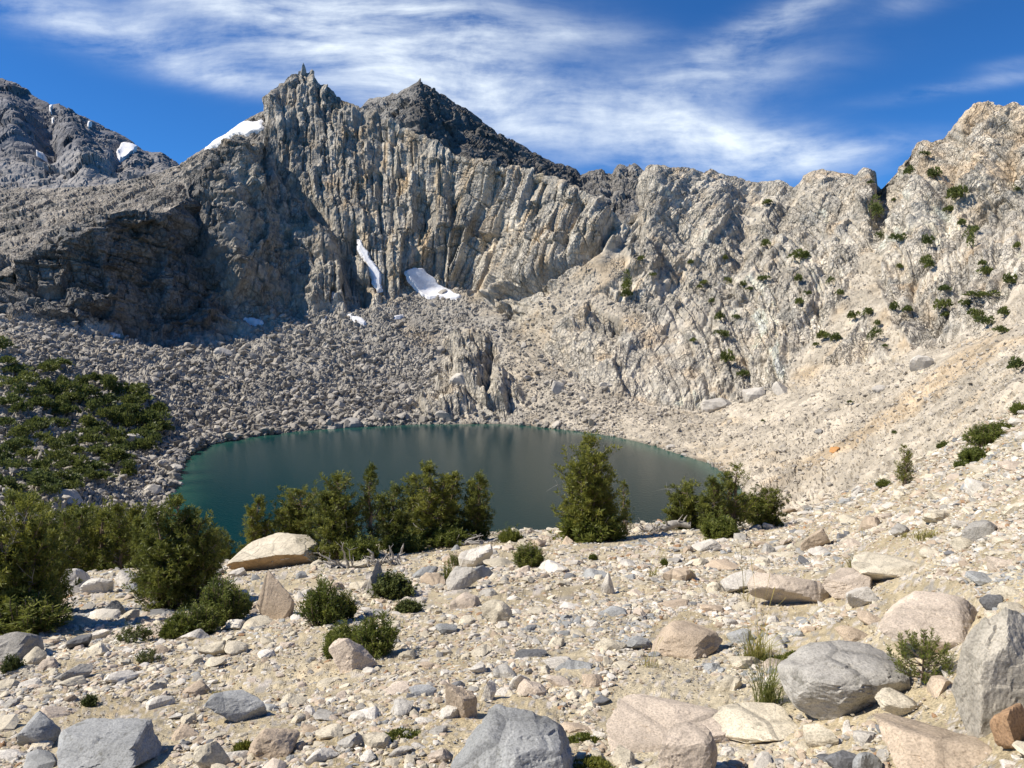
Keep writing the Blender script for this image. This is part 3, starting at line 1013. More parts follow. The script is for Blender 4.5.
def rock_shape(seed, level, nplane=13, rough=0.03, soft=0.0, flat_bias=0.0, chips=0.0, planes=None):
    """a rock as the solid cut out by random planes, fitted to a unit box; soft rounds its edges, rough adds fracture"""
    rs = np.random.RandomState(seed)
    V, Fc = ICO[level]
    n = rs.normal(size=(nplane, 3))
    n[:, 2] *= 1 + flat_bias
    n /= np.linalg.norm(n, axis=1, keepdims=True)
    n = np.concatenate([n, [[0, 0, 1], [0, 0, -1]]]) if flat_bias > 0 else n
    d = rs.uniform(0.55, 1.0, len(n))
    if planes is not None:
        pl = np.array(planes, float)
        pn = pl[:, :3] / np.linalg.norm(pl[:, :3], axis=1, keepdims=True)
        n = np.concatenate([pn, n])
        d = np.concatenate([pl[:, 3], d * 0.25 + 0.85])
    dots = V @ n.T
    r = np.where(dots > 0.05, d[None] / np.maximum(dots, 0.05), 9.0)
    if soft > 0:
        kk_ = 1.0 / soft
        r = -np.log(np.exp(-kk_ * np.minimum(r, 3)).sum(1)) / kk_
    else:
        r = r.min(1)
    r = np.clip(r, 0.2, 1.5)
    P = V * r[:, None]
    if rough:
        P = P + V * (rough * 2.0 * fbm(P * 1.7 + seed * 3.1, 4, seed))[:, None]
    if chips:
        f, _ = fracture(P + 0.08 * perlin(P * 3 + seed, seed)[:, None], (0.42, 0.42, 0.34), seed, 1.0, 0.25, 0.07)
        g_, _ = fracture(P, (0.16, 0.16, 0.13), seed + 1, 1.0, 0.1, 0.1)
        P = P + V * (chips * (0.045 * f + 0.02 * g_))[:, None]
    lo, hi = P.min(0), P.max(0)
    P = (P - (lo + hi) / 2) / ((hi - lo) / 2)
    return P, Fc                                  # spans -1..1 in x, y, z


STONE_COL = {
    'cream': (0.62, 0.55, 0.415), 'white': (0.68, 0.63, 0.54), 'pink': (0.585, 0.49, 0.385), 'tan': (0.50, 0.40, 0.29), 'grey': (0.42, 0.395, 0.345),
    'blue-grey': (0.35, 0.352, 0.335), 'dark grey': (0.19, 0.19, 0.19), 'rusty': (0.40, 0.25, 0.14), 'grey-tan': (0.46, 0.415, 0.335)}
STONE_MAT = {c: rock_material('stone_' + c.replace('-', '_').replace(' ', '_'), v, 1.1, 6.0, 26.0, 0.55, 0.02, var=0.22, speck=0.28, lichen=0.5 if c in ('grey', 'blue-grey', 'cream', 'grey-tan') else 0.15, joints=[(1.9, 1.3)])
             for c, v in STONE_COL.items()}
ROCKS = []                                        # (object, px, py, width in pixels, colour) for the labels


def put_rock(px, py, wpx, hpx, colour, seed, label=None, level=4, depth=0.8, nplane=13, soft=0.0, yaw=None, tilt=0.0, chips=1.0, sink=0.36, flat=0.0, name='rock', planes=None):
    """a rock whose foot is seen at (px, py) and that looks wpx by hpx pixels"""
    X, Y = ground_hit(px, py)
    X, Y = float(X), float(Y)
    Wd = wpx * Y / F
    dn = math.atan(float(ray(px, py)[1]))                    # looked down upon: part of the seen height is the top
    Ht = max(0.45 * hpx * Y / F, (hpx * Y / F - 0.5 * Wd * depth * math.sin(dn)) / math.cos(dn))
    P, Fc = rock_shape(seed, level, nplane, 0.025, soft, flat, chips * 0.8, planes)
    rs = np.random.RandomState(seed + 5)
    a = rs.uniform(-0.5, 0.5) if yaw is None else yaw
    P = P * np.array([Wd / 2, Wd / 2 * depth, Ht / 2 / (1 - sink)])
    if tilt:
        c, s = math.cos(tilt), math.sin(tilt)
        P = P @ np.array([[c, 0, -s], [0, 1, 0], [s, 0, c]])
    c, s = math.cos(a), math.sin(a)
    P = P @ np.array([[c, s, 0], [-s, c, 0], [0, 0, 1]])
    zmin = P[:, 2].min()
    Yc = Y + Wd / 2 * depth * 0.7
    zg = float(ground_z(X * Yc / Y, Yc)[0])
    zf = float(ground_z(X, Y)[0])
    P[:, 2] += -zmin
    loc = (X * Yc / Y, Yc, min(zg, zf + 0.3 * Ht) - sink * Ht)
    o = link(name, new_mesh(name, P, Fc, STONE_MAT[colour]), loc=loc)
    if label:
        tag(o, label, 'boulder' if wpx > 45 else 'rock')
    ROCKS.append((o, px, py - hpx * 0.5, wpx, colour))
    return o


HERO = [
    (845, 712, 136, 72, 'grey', 11, 'large rounded grey granite boulder with shaded front, between grass tuft and pine seedling', dict(level=5, soft=0.05, nplane=8, yaw=0.0, sink=0.15, planes=[(0.05, 0, 1, .6), (0.55, -.1, .8, .72), (-.35, -.2, .9, .62), (0, -.8, .55, .62), (0.25, -.95, -.3, .55), (-.9, -.3, .15, .9), (.8, -.5, .3, .9), (-.5, -.8, -.25, .7)], depth=0.75, name='boulder')),
    (1002, 722, 88, 104, 'grey-tan', 12, 'tall lichen-stained grey-tan boulder cut off by the right border of the photo', dict(level=5, nplane=8, depth=0.8, name='boulder', yaw=0.0, planes=[(-.55, -.15, .85, .62), (-.2, -.97, .2, .6), (-.95, -.1, .1, .62), (.3, -.5, .8, .75), (-.5, -.8, .3, .66)])),
    (512, 784, 136, 72, 'blue-grey', 13, 'large cracked blue-grey boulder at the bottom edge, pale facets and dark right side', dict(level=5, nplane=9, depth=0.9, name='boulder', chips=0.9, yaw=0.0, planes=[(0, -.3, .95, .62), (-.55, -.7, .5, .62), (.4, -.85, .4, .6), (.95, -.1, .25, .78), (-.85, 0, .5, .85), (-.1, -.95, .05, .8), (.5, -.2, .8, .7)])),
    (668, 742, 140, 48, 'pink', 14, 'broad pinkish sloping boulder right of the cracked blue-grey boulder', dict(level=5, nplane=8, soft=0.03, depth=0.8, name='boulder', yaw=0.0, planes=[(-.5, -.4, .82, .45), (.9, -.3, .3, .9), (-.15, -.9, .45, .66), (.4, -.3, .9, .62), (.5, -.85, .1, .75)])),
    (752, 738, 92, 34, 'cream', 15, 'low cream slab wedged between pinkish boulder and large rounded grey boulder', dict(level=4, nplane=9, depth=0.9, name='boulder')),
    (112, 772, 124, 52, 'blue-grey', 16, 'broad jagged blue-grey boulder in the bottom left corner below the mossy cushion', dict(level=5, nplane=14, name='boulder', chips=0.9)),
    (277, 619, 40, 43, 'tan', 17, 'pointed triangular tan rock standing upright beside the dark round bush', dict(level=4, nplane=7, depth=0.5, tilt=0.1, name='rock', chips=0.7)),
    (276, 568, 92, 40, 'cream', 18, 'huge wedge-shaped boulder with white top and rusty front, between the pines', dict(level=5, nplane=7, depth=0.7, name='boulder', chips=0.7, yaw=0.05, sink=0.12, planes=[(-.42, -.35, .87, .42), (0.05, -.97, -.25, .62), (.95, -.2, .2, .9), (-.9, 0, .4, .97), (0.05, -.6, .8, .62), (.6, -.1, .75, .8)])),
    (352, 669, 46, 34, 'pink', 19, 'pinkish grey boulder at the foot of the paired spiky bushes', dict(level=4, nplane=12, name='boulder')),
    (686, 657, 76, 32, 'tan', 20, 'tan rounded boulder with shaded right end, above the pinkish sloping boulder', dict(level=4, soft=0.05, name='boulder')),
    (932, 652, 120, 54, 'pink', 21, 'wide pale pink flat boulder behind the pine seedling', dict(level=5, nplane=10, soft=0.04, name='boulder', depth=0.9)),
    (855, 641, 38, 17, 'tan', 22, 'small rounded tan stone resting against the wide pale pink boulder', dict(soft=0.08)),
    (817, 548, 30, 21, 'tan', 23, 'peaked tan rock with dark right face on the right-hand slope', dict(nplane=8)),
    (788, 612, 74, 36, 'pink', 24, 'pink ledge of bedrock sloping left, below the dry grass clump', dict(level=5, nplane=10, depth=1.0, tilt=0.2, name='boulder')),
    (850, 597, 66, 26, 'pink', 25, 'pink cracked ledge of bedrock directly under the dry grass clump', dict(level=5, nplane=11, name='boulder')),
    (890, 578, 78, 24, 'cream', 26, 'long low cream ledge right of the dry grass clump', dict(level=4, nplane=10, name='boulder')),
    (862, 607, 34, 20, 'white', 27, 'white rock with shaded brown right face under the pink ledges', dict(nplane=8)),
    (979, 537, 36, 20, 'grey', 28, 'blocky grey rock upslope near the right border, right of the far grass tuft', dict(nplane=8, depth=0.7)),
    (990, 612, 22, 18, 'dark grey', 29, 'small dark angular block above the tall lichen-stained boulder', dict(nplane=7)),
    (608, 592, 14, 19, 'white', 30, 'small upright white block in the middle of the gravel slope', dict(nplane=6, depth=0.7)),
    (497, 622, 32, 22, 'cream', 31, 'pale cream rock, highest of the line of stones below the round green bush', dict(nplane=9)),
    (737, 596, 46, 24, 'white', 32, 'white bedrock knob left of the pink ledges', dict(soft=0.05, nplane=9)),
    (707, 553, 30, 12, 'white', 33, 'flat white stone in front of the right-hand pine clump', {}),
    (375, 601, 20, 32, 'grey', 34, 'narrow upright grey rock at the left edge of the low leafy shrub', dict(nplane=8, depth=0.6)),
    (462, 592, 36, 24, 'grey', 35, 'rounded grey-green rock right of the small slender sapling', dict(soft=0.06)),
    (476, 566, 34, 22, 'white', 36, 'white rock under the driftwood branches, right of the krummholz roots', dict(nplane=8)),
    (424, 577, 26, 12, 'blue-grey', 37, 'flat blue-grey stone in front of the krummholz roots', {}),
    (462, 722, 34, 34, 'tan', 38, 'tall tan rock just behind the left shoulder of the cracked blue-grey boulder', dict(nplane=10)),
    (488, 700, 16, 18, 'white', 39, 'small white stone leaning on the tall tan rock', {}),
    (236, 724, 66, 26, 'blue-grey', 40, 'long blue-grey slab tilted to the right, above the pair of tan boulders', dict(tilt=0.2, nplane=9, depth=0.6, name='boulder')),
    (75, 680, 34, 16, 'grey', 41, 'low dark-topped grey rock on the left, in front of the small twiggy shrubs', {}),
    (31, 663, 26, 18, 'cream', 42, 'rounded cream rock next to the big grey boulder on the left border', dict(soft=0.08)),
    (36, 742, 46, 32, 'blue-grey', 43, 'split blue-grey rock with a dark right face near the left border', dict(nplane=8)),
    (8, 657, 66, 34, 'grey', 44, 'big smooth grey boulder under the leftmost pine, cut by the left border', dict(soft=0.05, name='boulder', level=4)),
    (75, 594, 34, 26, 'white', 45, 'largest of the white boulders between the leftmost pine and the bushy pine', dict(soft=0.05, nplane=9)),
    (100, 596, 32, 18, 'white', 46, 'flat white boulder on the right of the largest white boulder', dict(nplane=9)),
    (128, 584, 24, 16, 'white', 47, 'small white boulder touching the bushy pine on its left', dict(nplane=9)),
    (115, 614, 22, 16, 'blue-grey', 48, 'blue-grey block in the tree shade on the left', {}),
    (130, 619, 22, 13, 'cream', 49, 'cream stone right of the blue-grey block in the tree shade', dict(soft=0.08)),
    (197, 640, 34, 14, 'white', 50, 'white flat rock in front of the bushy pine', {}),
    (80, 647, 24, 14, 'dark grey', 51, 'small dark grey rock left of the twiggy shrub below the leftmost pine', {}),
    (272, 758, 58, 34, 'tan', 52, 'rounded tan boulder near the bottom edge, right one of the pair below the slab', dict(soft=0.06, name='boulder')),
    (213, 772, 36, 30, 'cream', 53, 'cream boulder at the bottom edge, left one of the pair below the slab', dict(soft=0.06)),
    (688, 776, 66, 48, 'pink', 54, 'flat salmon-pink boulder at the bottom edge under the pinkish sloping boulder', dict(nplane=8, name='boulder')),
    (948, 776, 132, 58, 'tan', 55, 'broad tan bedrock hump at the bottom right under the tall lichen-stained boulder', dict(soft=0.06, name='boulder', level=5, depth=1.0)),
    (1010, 745, 44, 42, 'rusty', 56, 'smooth rusty-tan rock in the bottom right corner', dict(soft=0.08)),
    (842, 768, 36, 22, 'dark grey', 57, 'dark slate-like shard standing at the bottom edge below the large rounded grey boulder', dict(nplane=7, tilt=0.3)),
    (866, 772, 30, 24, 'blue-grey', 58, 'blue-grey shard right of the dark slate-like shard', dict(nplane=7)),
    (900, 712, 54, 22, 'cream', 59, 'wedge of cream stone leaning on the right flank of the large rounded grey boulder', dict(nplane=8, tilt=0.35)),
    (820, 742, 34, 22, 'cream', 60, 'rounded cream stone directly below the large rounded grey boulder', dict(soft=0.08)),
    (330, 742, 36, 14, 'cream', 61, 'low cream stone between the tan boulder and the mossy green mat', {}),
    (560, 670, 36, 14, 'white', 62, 'whitish flat stone in the gravel between the tan boulder and the round green bush', {}),
    (575, 672, 40, 12, 'blue-grey', 63, 'flat blue-grey stone right of the whitish flat stone', {}),
    (520, 690, 22, 18, 'white', 64, 'white angular stone above the cracked blue-grey boulder', {}),
    (762, 528, 14, 8, 'rusty', 65, 'small rusty red rock right of the right-hand pine clump', dict(nplane=8)),
    (215, 655, 30, 16, 'cream', 66, 'cream rock below the skirt of the bushy pine', {}),
    (235, 628, 26, 12, 'white', 67, 'pale stone left of the pointed triangular rock', {}),
    (455, 545, 34, 14, 'white', 68, 'pale ledge in front of the middle pines, under the driftwood branches', {}),
]
for (px, py, wp, hp, c, sd_, lab, kw) in HERO:
    o = put_rock(px, py, wp, hp, c, sd_, lab, **kw)
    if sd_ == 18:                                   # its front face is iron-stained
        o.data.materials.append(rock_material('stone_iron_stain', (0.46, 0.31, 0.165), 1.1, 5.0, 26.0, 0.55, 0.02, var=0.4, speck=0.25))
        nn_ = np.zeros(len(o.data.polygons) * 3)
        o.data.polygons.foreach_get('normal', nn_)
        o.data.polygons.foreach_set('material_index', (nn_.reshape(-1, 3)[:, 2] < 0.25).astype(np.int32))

# the other rocks of the slope: sized and spread over the ground, the largest seen as single objects, the rest as one field of stones
rng = np.random.RandomState(4)
hero_px = np.array([(h[0], h[1] - h[3] / 2, max(h[2], h[3])) for h in HERO], float)
NC = 215000
CX, CY = [], []
Yr = np.sqrt(rng.uniform(2.6 ** 2, 46 ** 2, NC))
near = rng.uniform(size=NC) < 0.36
Yr = np.where(near, rng.uniform(2.6, 16, NC), Yr)
tr = rng.uniform(-1.0, 1.15, NC)
Xr = tr * Yr
s_r, Yc_r = crest_at(tr)
size = 0.041 * rng.uniform(0.0008, 1, NC) ** (-0.40)               # metres: many small, few large
size = np.clip(np.where(Yr > 11, size * 1.35, size), 0.03, 0.62)
cl = fbm(np.stack([Xr, Yr, 0 * Xr], -1) / 3.5, 3, 77)
keepm = (Yr < Yc_r + 2) & (rng.uniform(size=NC) < 0.55 + 0.9 * cl + 0.3 * smooth(-0.1, 0.5, tr))
size = size * (1 + 0.5 * np.clip(cl, -0.5, 0.8))
size = np.minimum(size, 34 * Yr / F)
wpx_ = size * F / Yr
keepm &= wpx_ > 1.3
Zr = ground_z(Xr, Yr)
PXr, PYr = to_px(np.stack([Xr, Yr, Zr], -1))
for hx, hy, hr in hero_px:
    keepm &= ~((np.hypot((PXr - hx), (PYr - hy) * 1.3) < hr * 0.5) & (wpx_ > 4))
keepm &= (PXr > -260) & (PXr < 1420) & (PYr < 900)
keepm &= ((PXr > -60) & (PXr < 1090) & (PYr < 840)) | (wpx_ > 4)
idx = np.where(keepm)[0]
# no two larger rocks in the same spot
big_first = idx[np.argsort(-wpx_[idx])]
taken = []
final = []
tk = np.zeros((0, 3))
for i in big_first[:6000]:
    if len(tk) and np.any(np.hypot(tk[:, 0] - PXr[i], (tk[:, 1] - PYr[i]) * 1.6) < 0.42 * (tk[:, 2] + wpx_[i])):
        continue
    tk = np.vstack([tk, [PXr[i], PYr[i], wpx_[i]]])
    final.append(i)
small = list(big_first[6000:])
inframe = [i for i in final if 4 < PXr[i] < 1020 and PYr[i] < 764]
N_SINGLE = 300 - len(HERO)
single = inframe[:N_SINGLE]
ss_ = set(single)
rest = [i for i in final if i not in ss_] + small
cnames = ['cream', 'white', 'pink', 'tan', 'grey', 'blue-grey', 'dark grey', 'rusty']
cprob = np.array([0.36, 0.20, 0.13, 0.13, 0.09, 0.04, 0.02, 0.03])
cprob /= cprob.sum()
ccol = rng.choice(len(cnames), NC, p=cprob)
bl = fbm(np.stack([Xr, Yr, 0 * Xr], -1) / 5.0 + 30, 2, 78)
ccol = np.where((ccol == 7) & (wpx_ > 9), 3, ccol)
ccol = np.where((bl > 0.34) & (rng.uniform(size=NC) < 0.35), 5, ccol)
PROTO = [rock_shape(300 + i, 3, 9 + i % 6, 0.03, 0.05 if i % 3 == 0 else 0.0, 0.4 * (i % 2), 0.8) for i in range(14)]
hgt_f = rng.uniform(0.25, 0.65, NC)
dep_f = rng.uniform(0.6, 1.0, NC)
yaw_ = rng.uniform(0, 6.28, NC)
proto_mesh = {}
AUTO = []
for i in single:
    kx = int(rng.randint(14))
    cn = cnames[ccol[i]]
    if (kx, cn) not in proto_mesh:
        proto_mesh[(kx, cn)] = new_mesh('rock', PROTO[kx][0], PROTO[kx][1], STONE_MAT[cn])
    o = link('rock', proto_mesh[(kx, cn)], loc=(Xr[i], Yr[i], Zr[i] + size[i] * hgt_f[i] * 0.14))
    o.scale = (size[i] / 2, size[i] / 2 * dep_f[i], size[i] / 2 * hgt_f[i])
    o.rotation_euler = (rng.uniform(-0.25, 0.25), rng.uniform(-0.25, 0.25), yaw_[i])
    o['category'] = 'rock'
    AUTO.append((o, PXr[i], PYr[i] - wpx_[i] * hgt_f[i] * 0.3, wpx_[i], cn))


def merge_stones(name, protos, loc, scl, yaw, tiltxy, colours, mat, label):
    Vs, Fs, Cs, n0 = [], [], [], 0
    for j in range(len(loc)):
        P, Fc = protos[j % len(protos)]
        Pj = P * scl[j]
        tx_, ty_ = tiltxy[j]
        Pj = Pj + np.stack([0 * Pj[:, 0], 0 * Pj[:, 0], tx_ * Pj[:, 0] + ty_ * Pj[:, 1]], -1)
        c, s = math.cos(yaw[j]), math.sin(yaw[j])
        Pj = Pj @ np.array([[c, s, 0], [-s, c, 0], [0, 0, 1]]) + loc[j]
        Vs.append(Pj)
        Fs.append(Fc + n0)
        n0 += len(P)
        Cs.append(np.repeat(colours[j][None], len(P), 0))
    o = link(name, new_mesh(name, np.concatenate(Vs), np.concatenate(Fs), mat, np.concatenate(Cs)))
    tag(o, label, 'stones', None, 'stuff')
    return o


P1 = [rock_shape(400 + i, 1, 8, 0.05, 0.0) for i in range(10)]
P2 = [rock_shape(420 + i, 2, 9 + i % 4, 0.04, 0.0, 0.3 * (i % 2)) for i in range(12)]
pal = np.array([STONE_COL[c] for c in cnames])


def stone_field(name, ids, protos, label):
    ids = np.array(ids)
    loc = np.stack([Xr[ids], Yr[ids], Zr[ids] + size[ids] * hgt_f[ids] * 0.14], -1)
    scl = np.stack([size[ids] / 2, size[ids] / 2 * dep_f[ids], size[ids] / 2 * hgt_f[ids]], -1)
    cc = pal[ccol[ids]] * rng.uniform(0.8, 1.1, (len(ids), 1))
    merge_stones(name, protos, loc, scl, yaw_[ids], rng.uniform(-0.3, 0.3, (len(ids), 2)), cc, M_STONES, label)


rest = np.array(rest)
mid = rest[wpx_[rest] > 5]
sml = rest[wpx_[rest] <= 5]
stone_field('stones', mid, P2, 'loose smaller stones strewn all over the gravel slope')
stone_field('gravel', sml, P1, 'fine rubble and pebbles strewn over the gravel slope')
# finest gravel close to the camera
gn = 15000
gY = rng.uniform(2.4, 9.0, gn)
gX = rng.uniform(-0.74, 0.74, gn) * gY
gS = 0.010 * rng.uniform(0.02, 1, gn) ** -0.35 * (0.6 + gY / 9)
gl = fbm(np.stack([gX, gY, 0 * gX], -1) / 1.1, 3, 79) + rng.uniform(-0.35, 0.35, gn) > -0.12
gX, gY, gS = gX[gl], gY[gl], gS[gl]
gn = len(gX)
merge_stones('gravel', P1, np.stack([gX, gY, ground_z(gX, gY) + 0.012 + gS * 0.05], -1), np.stack([gS / 2, gS / 2 * rng.uniform(0.6, 1, gn), gS / 2 * rng.uniform(0.4, 0.8, gn)], -1), rng.uniform(0, 6.28, gn),
             rng.uniform(-0.3, 0.3, (gn, 2)), pal[rng.choice(len(cnames), gn, p=cprob)] * rng.uniform(0.72, 1.05, (gn, 1)), M_STONES, 'finest gravel and grit lying between the nearest boulders')
print('stones', len(single), len(mid), len(sml))

# scree blocks on the talus round the lake
rng = np.random.RandomState(8)
cand = np.where((w_rock < 0.4) & (vf > 0.004) & (vf < 2.4) & (DPX > -140) & (DPX < 1170) & (DPY > 240) & (DPY < 560))[0]
Dn = D[cand]
depth_w = np.clip(Dn[:, 1] / 300.0, 0.3, 1.4)
pick = rng.choice(len(cand), 26000, replace=False)
sidx = cand[pick]
spx = rng.uniform(0.0015, 1, len(sidx)) ** (-0.44)
spx = np.where(rng.uniform(size=len(sidx)) < 0.8 * tal_fine[sidx], 0.7, spx)
coarse_s = coarse[sidx]
ssz = (0.60 + 0.55 * coarse_s) * spx
ssz = np.minimum(np.clip(ssz, 0.5, 8.5), 0.0115 * D[sidx, 1]) * np.where(w_talus[sidx] > 0.5, 1, 0.7) * (1 - 0.45 * smooth(540, 680, DPX[sidx]))
shore = np.exp(-((vf[sidx] - 0.02) / 0.05) ** 2)
ssz *= 1 + 0.3 * shore * (DPX[sidx] < 560)
sloc = D[sidx] + np.stack([0 * ssz, 0 * ssz, 0.16 * ssz], -1)
hh_ = rng.uniform(0.5, 0.9, len(sidx))
sscl = np.stack([ssz / 2, ssz / 2 * rng.uniform(0.6, 1, len(sidx)), ssz / 2 * hh_], -1)
mixr = smooth(480, 640, DPX[sidx])[:, None]
scol = (np.array([0.365, 0.335, 0.285]) * (1 - mixr) + np.array([0.47, 0.425, 0.355]) * mixr) * rng.uniform(0.7, 1.25, (len(sidx), 1))
merge_stones('scree', P2[:8] + P1[:4], sloc, sscl, rng.uniform(0, 6.28, len(sidx)), rng.uniform(-0.4, 0.4, (len(sidx), 2)), scol, M_SCREE, 'countless scree blocks on the talus aprons round the lake')

M_TALUS_BLOCK = {'pale': rock_material('talus_pale', (0.56, 0.52, 0.45), 0.2, 1.0, 2.0, 0.5, 0.2, var=0.2), 'grey': rock_material('talus_grey', (0.36, 0.345, 0.315), 0.2, 1.0, 2.0, 0.5, 0.2, var=0.25),
                 'orange': rock_material('talus_orange', (0.56, 0.30, 0.12), 0.2, 1.0, 2.0, 0.5, 0.2, var=0.2)}
for (px, py, wp, hp, c, sd_, lab) in [
        (462, 383, 26, 24, 'pale', 71, 'large bright white block set in the dark outcrop above the far lake shore'),
        (346, 427, 26, 12, 'grey', 72, 'long grey boulder at the waterline on the far left shore'), (223, 354, 18, 9, 'pale', 73, 'bright white block on the grey talus below the dark buttress'),
        (131, 445, 22, 14, 'pale', 74, 'pale slab leaning out among the dark bushes left of the lake'), (174, 471, 18, 9, 'pale', 75, 'white boulder on a point of the left lake shore'),
        (150, 491, 18, 10, 'pale', 176, 'white boulder on the gravel bank left of the lake'), (178, 486, 9, 5, 'pale', 77, 'small pale boulder standing in the water off the left shore'),
        (124, 397, 9, 11, 'pale', 78, 'slanted pale block at the upper edge of the dark bushes left'), (97, 380, 12, 9, 'grey', 79, 'pointed grey block at the top of the dark bushes left'),
        (60, 500, 34, 14, 'pale', 80, 'broad pale outcrop in the lowest bushes left of the lake'), (720, 408, 34, 14, 'pale', 81, 'bright smooth slab at the foot of the right cliff above the scree'),
        (755, 398, 22, 16, 'pale', 82, 'second bright slab right of the smooth slab at the cliff foot'), (783, 392, 18, 16, 'pale', 83, 'upright pale block at the right end of the cliff foot slabs'),
        (880, 390, 14, 8, 'pale', 84, 'pale block high on the right scree slope'), (819, 433, 9, 6, 'grey', 85, 'grey block in the middle of the right scree slope'),
        (835, 450, 11, 6, 'orange', 86, 'bright orange-stained block in the middle of the right scree slope'), (926, 367, 26, 18, 'pale', 87, 'pale outcrop at the top of the right scree slope'),
        (683, 456, 7, 4, 'pale', 88, 'small pale rock in the shallows off the right shore'), (670, 447, 10, 5, 'pale', 89, 'flat pale block on the right shoreline'),
        (558, 392, 14, 18, 'pale', 90, 'tilted pale slab left of the centre of the cliff foot'), (607, 388, 16, 10, 'pale', 91, 'pale slab above the centre of the tan talus'),
        (380, 418, 16, 12, 'grey', 92, 'grey block above the far shore, left of the dark outcrop'), (445, 420, 20, 14, 'grey', 93, 'wet grey block at the waterline under the dark outcrop')]:
    j = on_basin(px, py)
    Y = D[j, 1]
    P, Fc = rock_shape(sd_, 3, 8, 0.02, 0, 0, 0.6)
    P = P * np.array([wp * Y / F / 2, wp * Y / F / 2 * 0.7, hp * Y / F / 2 / 0.85])
    o = link('boulder', new_mesh('boulder', P, Fc, M_TALUS_BLOCK[c]), loc=D[j] + np.array([0, 0.3 * wp * Y / F, hp * Y / F * 0.12]))
    tag(o, lab, 'boulder')

# two pinnacles on the central summit
for (px, py, wp, hp, Y, tl, sd_, lab) in [(303, 76, 6, 15, 640, 0.0, 95, 'slim upright rock pinnacle on top of the central peak'),
                                          (311, 77, 6, 9, 640, 0.45, 96, 'leaning rock splinter just right of the summit pinnacle')]:
    P, Fc = rock_shape(sd_, 3, 9, 0.02, 0, 0, 0.6)
    k_ = Y / F
    P = P * np.array([wp * k_ / 2, wp * k_ / 2, hp * k_ / 2])
    P[:, 0] *= 1 - 0.35 * (P[:, 2] / (hp * k_ / 2))
    P[:, 0] += tl * (P[:, 2])
    o = link('rock_pinnacle', new_mesh('rock_pinnacle', P, Fc, STONE_MAT['grey']), loc=at(px, py - hp / 2 + 2, Y))
    tag(o, lab, 'pinnacle')


# ------------------------------------------------------------------ plants
def foliage_material(name, a, b, trans=0.25):
    m = bpy.data.materials.new(name)
    m.use_nodes = True
    k = NT(m.node_tree)
    out = k.n('ShaderNodeOutputMaterial')
    at_ = k.n('ShaderNodeAttribute', attribute_name='Col')
    sp = k.n('ShaderNodeSeparateColor')
    k.t.links.new(at_.outputs['Color'], sp.inputs[0])
    oi = k.n('ShaderNodeObjectInfo')
    c = k.mix(sp.outputs[0], a, b)
    c = k.mix(1.0, c, k.ramp(oi.outputs['Random'], [(0.0, (0.82, 0.86, 0.85)), (1.0, (1.15, 1.1, 0.95))]), 'MULTIPLY')
    d = k.n('ShaderNodeBsdfPrincipled')
    k.put(d.inputs['Base Color'], c)
    d.inputs['Roughness'].default_value = 0.55
    d.inputs['Specular IOR Level'].default_value = 0.3
    t = k.n('ShaderNodeBsdfTranslucent')
    k.put(t.inputs[0], c)
    mx = k.n('ShaderNodeMixShader')
    mx.inputs[0].default_value = trans
    k.t.links.new(d.outputs[0], mx.inputs[1])
    k.t.links.new(t.outputs[0], mx.inputs[2])
    k.t.links.new(mx.outputs[0], out.inputs[0])
    return m


M_PINE = foliage_material('pine_needles', (0.078, 0.100, 0.020), (0.285, 0.292, 0.062), 0.37)
M_BUSH = foliage_material('bush_needles', (0.075, 0.108, 0.022), (0.28, 0.295, 0.065), 0.38)
M_SHRUB = foliage_material('far_shrub', (0.092, 0.120, 0.036), (0.235, 0.260, 0.078), 0.34)
M_GRASS = foliage_material('grass_blades', (0.13, 0.18, 0.03), (0.44, 0.37, 0.13), 0.3)
M_MOSS = foliage_material('mat_plant', (0.09, 0.12, 0.02), (0.24, 0.22, 0.04), 0.2)
M_LEAF = foliage_material('shrub_leaves', (0.06, 0.085, 0.022), (0.14, 0.16, 0.045), 0.25)


def wood_material(name, a, b, scale):
    m, k, p = principled(name)
    tcn = k.n('ShaderNodeTexCoord').outputs['Object']
    nn = k.noise(k.vmath('MULTIPLY', tcn, (1, 1, 0.25)), scale, 6, 0.65, 0.5)
    k.put(p.inputs['Base Color'], k.ramp(nn, [(0.3, a), (0.7, b)]))
    p.inputs['Roughness'].default_value = 0.85
    bn = k.n('ShaderNodeBump')
    bn.inputs['Strength'].default_value = 0.7
    bn.inputs['Distance'].default_value = 0.03
    k.put(bn.inputs['Height'], nn)
    k.put(p.inputs['Normal'], bn.outputs[0])
    return m


M_BARK = wood_material('pine_bark', (0.11, 0.075, 0.05), (0.30, 0.23, 0.17), 12.0)
M_DEAD = wood_material('silver_wood', (0.20, 0.185, 0.165), (0.50, 0.47, 0.42), 14.0)


